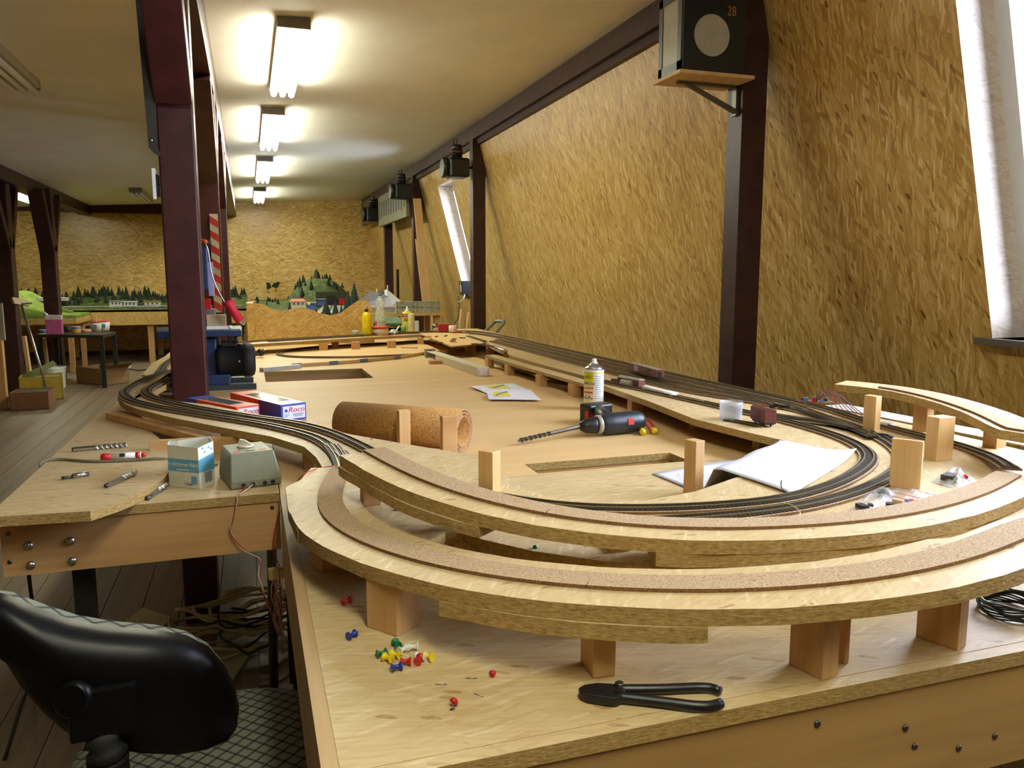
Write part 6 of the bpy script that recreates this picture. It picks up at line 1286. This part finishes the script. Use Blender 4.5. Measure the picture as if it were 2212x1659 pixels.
q = G(118, 838, 0); bk = thing('bucket', tuple(q), 'white bucket standing behind the yellow carton', 'bucket'); MB().lathe([(.11, 0), (.13, .24)], 18, TR((q.x, q.y, 0)), cap=False).build('body', m_white, bk); MB().lathe([(.134, .225), (.134, .245), (.128, .245)], 18, TR((q.x, q.y, 0)), cap=False).build('rim', m_white, bk)
# squeegee / scraper on a long pole
a, c_ = GY(106, 852, 9.0), GY(45, 655, 9.3); sq = thing('floor_scraper', tuple(a), 'long handled metal floor scraper leaning at the left post', 'scraper'); MB().tube([a, c_], .013, 8).build('pole', m_steel, sq); MB().box(-.1, .1, -.01, .01, -.02, .05, M=along(c_, c_ + (c_ - a)) @ Matrix.Rotation(.4, 4, 'Z')).build('blade_head', plain('head_tan', rgb(180, 160, 120), .6), sq); MB().tube([c_ - Vector((.09, 0, .02)), c_ + Vector((.1, 0, .0))], .008, 6).build('clamp_bar', m_dsteel, sq)
# trestle legs of pale timber
for (u0, v0, u1, v1, yk, w, lb) in ((72, 862, 52, 726, 9.4, .07, 'pale wooden trestle leg slanting behind the scraper pole'), (108, 848, 96, 730, 10.6, .05, 'thin wooden trestle leg behind the low black table')):
    a, c_ = GY(u0, v0, yk), GY(u1, v1, yk); a.z = 0; MB().box(-w / 2, w / 2, -.015, .015, 0, (c_ - a).length, M=along(a, c_)).build('trestle_leg', m_pineP, None, lb, 'trestle leg')
# grey panel at the picture's left edge
a = GY(-10, 660, 8.6); gpn = thing('grey_board', tuple(a), 'light grey board on a trestle beyond the first left post', 'board'); MB().box(a.x - .5, GY(8, 700, 8.6).x, 8.6, 8.63, GY(0, 735, 8.6).z, GY(0, 655, 8.6).z).build('panel', plain('board_grey', rgb(150, 148, 130), .7), gpn)
zz = GY(0, 735, 8.6).z
for x in (a.x - .3, GY(4, 700, 8.6).x - .04): MB().box(x - .03, x + .03, 8.58, 8.65, 0, zz).build('leg', m_pineZ, gpn)
MB().box(-.07, .07, -.04, .04, 0, .03, M=TR(G(270, 795, 0), .3)).build('multi_socket', m_hg, None, 'white socket strip on the floor under the low black table', 'socket strip')
MB().tube(smooth([G(275, 796, .008), G(300, 800, .008), G(330, 796, .008), G(350, 798, .008)], .1), .008, 6).build('floor_cable', m_black, None, 'dark cable on the floor leading to the socket strip', 'cable')

# ------------------------------------------------------------------ chair in the foreground
ch = thing('office_chair', (-.12, 1.25, 0), 'black office chair with a checked seat and shell back beside the tables', 'chair')
# back shell outline in the picture, placed on a tilted plane about 0.9 m away
ol = [(-95, 1360), (-70, 1300), (-30, 1292), (10, 1298), (70, 1322), (150, 1348), (230, 1362), (330, 1370), (400, 1384), (450, 1412), (485, 1455), (506, 1500), (516, 1545), (512, 1580), (495, 1602), (450, 1618), (390, 1625), (320, 1620), (260, 1610), (200, 1595), (140, 1570), (90, 1530), (45, 1480), (5, 1420), (-50, 1390)]
yc = .96
P = [GY(u, v, yc) for u, v in ol]; cc = sum(P, Vector()) / len(P)
n = len(P); rings = []
for (s_, dy) in ((1.0, 0.012), (1.0, 0.0), (.985, -.010), (.93, -.018), (.8, -.026), (.55, -.032), (.25, -.035)): rings.append([cc + (p - cc) * s_ + Vector((0, dy + .10 * ((p.x - cc.x) * s_) ** 2 / .04 * .25, 0)) for p in P])
front = [[cc + (p - cc) * s_ + Vector((0, dy, 0)) for p in P] for (s_, dy) in ((.98, .03), (.8, .042), (.4, .046))]
def rings_mesh(R):
    vs = [v for r in R for v in r]; fs = []
    for k in range(len(R) - 1):
        for i in range(n): fs.append((k * n + i, k * n + (i + 1) % n, (k + 1) * n + (i + 1) % n, (k + 1) * n + i))
    fs.append(tuple((len(R) - 1) * n + i for i in range(n))); return vs, fs
vs, fs = rings_mesh(rings); MB().add(vs, fs, 0, None, True).build('back_shell', plain('shell_black', rgb(7, 7, 9), .36, var=.1, spec=.18), ch)
def check_mat():
    t = NT('checked_fabric'); v = t.coords(rot=.75, scale=(48, 48, 48)); ck = t.n('SeparateXYZ'); t.l(v, ck.inputs[0])
    def stripe(o): return t.math('LESS_THAN', t.math('FRACT', o), .22)
    sx, sy = stripe(ck.outputs[0]), stripe(ck.outputs[1]); f = t.math('MULTIPLY', t.math('ADD', sx, sy), .5)
    t.col(t.ramp(f, ((0.0, rgb(120, 122, 104)), (.5, rgb(60, 62, 58)), (1.0, rgb(16, 16, 20))))); t.setv(rough=.9); return t.m
m_check = check_mat()
vs, fs = rings_mesh([rings[0]] + front); MB().add(vs, fs, 0, None, True).build('back_cushion', m_check, ch)
# seat
sc = Vector((-.10, 1.32, .43)); b = MB(); prof = []
ns = 28; R = []
for (s_, z_) in ((.90, -.05), (1.0, -.03), (1.0, .0), (.96, .022), (.85, .032), (.5, .036), (.2, .037)):
    R.append([sc + Vector((.215 * s_ * (abs(cos(2 * pi * i / ns)) ** .7) * (1 if cos(2 * pi * i / ns) > 0 else -1), .21 * s_ * (abs(sin(2 * pi * i / ns)) ** .7) * (1 if sin(2 * pi * i / ns) > 0 else -1), z_)) for i in range(ns)])
vs = [v for r in R for v in r]; fs = [(k * ns + i, k * ns + (i + 1) % ns, (k + 1) * ns + (i + 1) % ns, (k + 1) * ns + i) for k in range(len(R) - 1) for i in range(ns)] + [tuple((len(R) - 1) * ns + i for i in range(ns)), tuple(range(ns))[::-1]]
MB().add(vs, fs, 0, None, True).build('seat', m_check, ch)
MB().lathe([(.12, .34), (.14, .378)], 20, TR((sc.x, sc.y, 0))).build('seat_plate', m_black, ch)
MB().lathe([(.022, .10), (.022, .22), (.032, .225), (.032, .34)], 16, TR((sc.x, sc.y, 0))).build('gas_lift', m_black, ch)
for k in range(5):
    a_ = k * 2 * pi / 5 + .3; e = Vector((sc.x + .27 * cos(a_), sc.y + .27 * sin(a_), .075)); sa_ = MB().tube([(sc.x, sc.y, .115), e], [.026, .016], 8).build('star_leg', m_black, ch); MB().lathe([(.024, -.01), (.026, 0), (.024, .01)], 14, frame((e.x, e.y, .026), (0, 0, 1), (-sin(a_), cos(a_), 0), (cos(a_), sin(a_), 0)) @ Matrix.Rotation(pi / 2, 4, 'X')).build('castor', m_black, sa_)
# bellows-covered support from back to seat
kb = GY(215, 1545, yc - .045); bl = [GY(215, 1570, yc - .02), GY(232, 1625, .93), GY(245, 1690, .96), Vector((-.16, 1.12, .44)), Vector((-.13, 1.2, .385))]
PP = smooth(bl, .004); MB().tube(PP, [.019 + .004 * sin(i * 2.1) for i in range(len(PP))], 14).build('bellows', m_blackr, ch)
kq = GY(160, 1530, yc - .055); kno = MB().lathe([(.019, 0), (.0205, .003), (.0205, .018), (.017, .022)], 18, along(kq + Vector((0, .03, 0)), kq + Vector((-.015, -.03, .012)))).build('adjust_knob', plain('shell_black', rgb(7, 7, 9)), ch)
MB().box(-.035, .035, -.012, .012, -.03, .03, M=TR(GY(225, 1530, yc - .03), .1)).build('back_bracket', plain('shell_black', rgb(7, 7, 9)), ch, bevel=.004)
for (u, v) in ((262, 1488), (265, 1508)): MB().lathe([(.005, 0), (.005, .004), (.002, .006)], 10, along(GY(u, v, yc - .03), GY(u, v, .5))).build('screw', m_dsteel, ch)

# ------------------------------------------------------------------ cables and boards on the floor under the tables
m_cab = plain('cable_beige', rgb(190, 184, 156), .5); rnd = random.Random(21)
cbp = thing('cable_pile', (-.05, 2.75, 0), 'loose pile of beige cables on the floor under the left table', 'cables')
for i_ in range(13):
    cx, cy = rnd.uniform(-.12, .02), rnd.uniform(2.6, 2.8); ra, rb = rnd.uniform(.08, .2), rnd.uniform(.06, .14); ph = rnd.random() * 6; z = .012 + .016 * i_ * .6
    P = [(cx + ra * cos(t * .35 + ph) * (1 + .1 * sin(t)), cy + rb * sin(t * .35 + ph), z + .03 * abs(sin(t * .5 + ph)) * rnd.uniform(.6, 1.4)) for t in range(rnd.randint(14, 24))]
    MB().tube(smooth(P, .03), .0055 if i_ % 4 else .004, 6).build('cable', m_cab if i_ % 4 else m_black, cbp)
MB().tube(smooth([G(560, 1478, .006), G(600, 1470, .006), G(625, 1452, .006), G(640, 1440, .02), GX(650, 1380, .12)], .05), .005, 6).build('beige_cable', m_cab, None, 'beige cable end lying beside the table leg', 'cable')
for (pts, z, m_, lb) in ((((262, 1348), (308, 1312), (370, 1332), (335, 1372)), .05, plain('board_cream', rgb(206, 200, 156), .7), 'cream cardboard square under the cable pile'), (((420, 1420), (470, 1395), (536, 1415), (500, 1470)), .012, plain('board_pale', rgb(180, 180, 156), .7), 'pale grey board lying under the cable pile')):
    MB().prism([(G(u, v, z).x, G(u, v, z).y) for u, v in pts], .003, z, 0, 0).build('flat_board', m_, None, lb, 'board')
MB().tube([G(228, 1338, .06), G(310, 1372, .06)], .008, 8).build('clear_rod', film('clear_rod', (.8, .8, .7, 1), .6, .2), None, 'pale plastic rod beside the cream cardboard square', 'rod')
MB().tube(smooth([GY(62, 1240, 1.9), GY(66, 1275, 1.9), GY(70, 1310, 1.9), GY(72, 1400, 1.9), G(72, 1480, .006), G(52, 1500, .006), G(10, 1640, .006)], .05), .0045, 6).build('hanging_cord', m_black, None, 'thin dark cord hanging from the left table to the floor', 'cord')
MB().tube([(.02, 2.2, .0), (.03, 1.95, .69)], .012, 8).build('grey_pipe', m_dsteel, None, 'grey metal tube standing under the left table corner', 'tube')
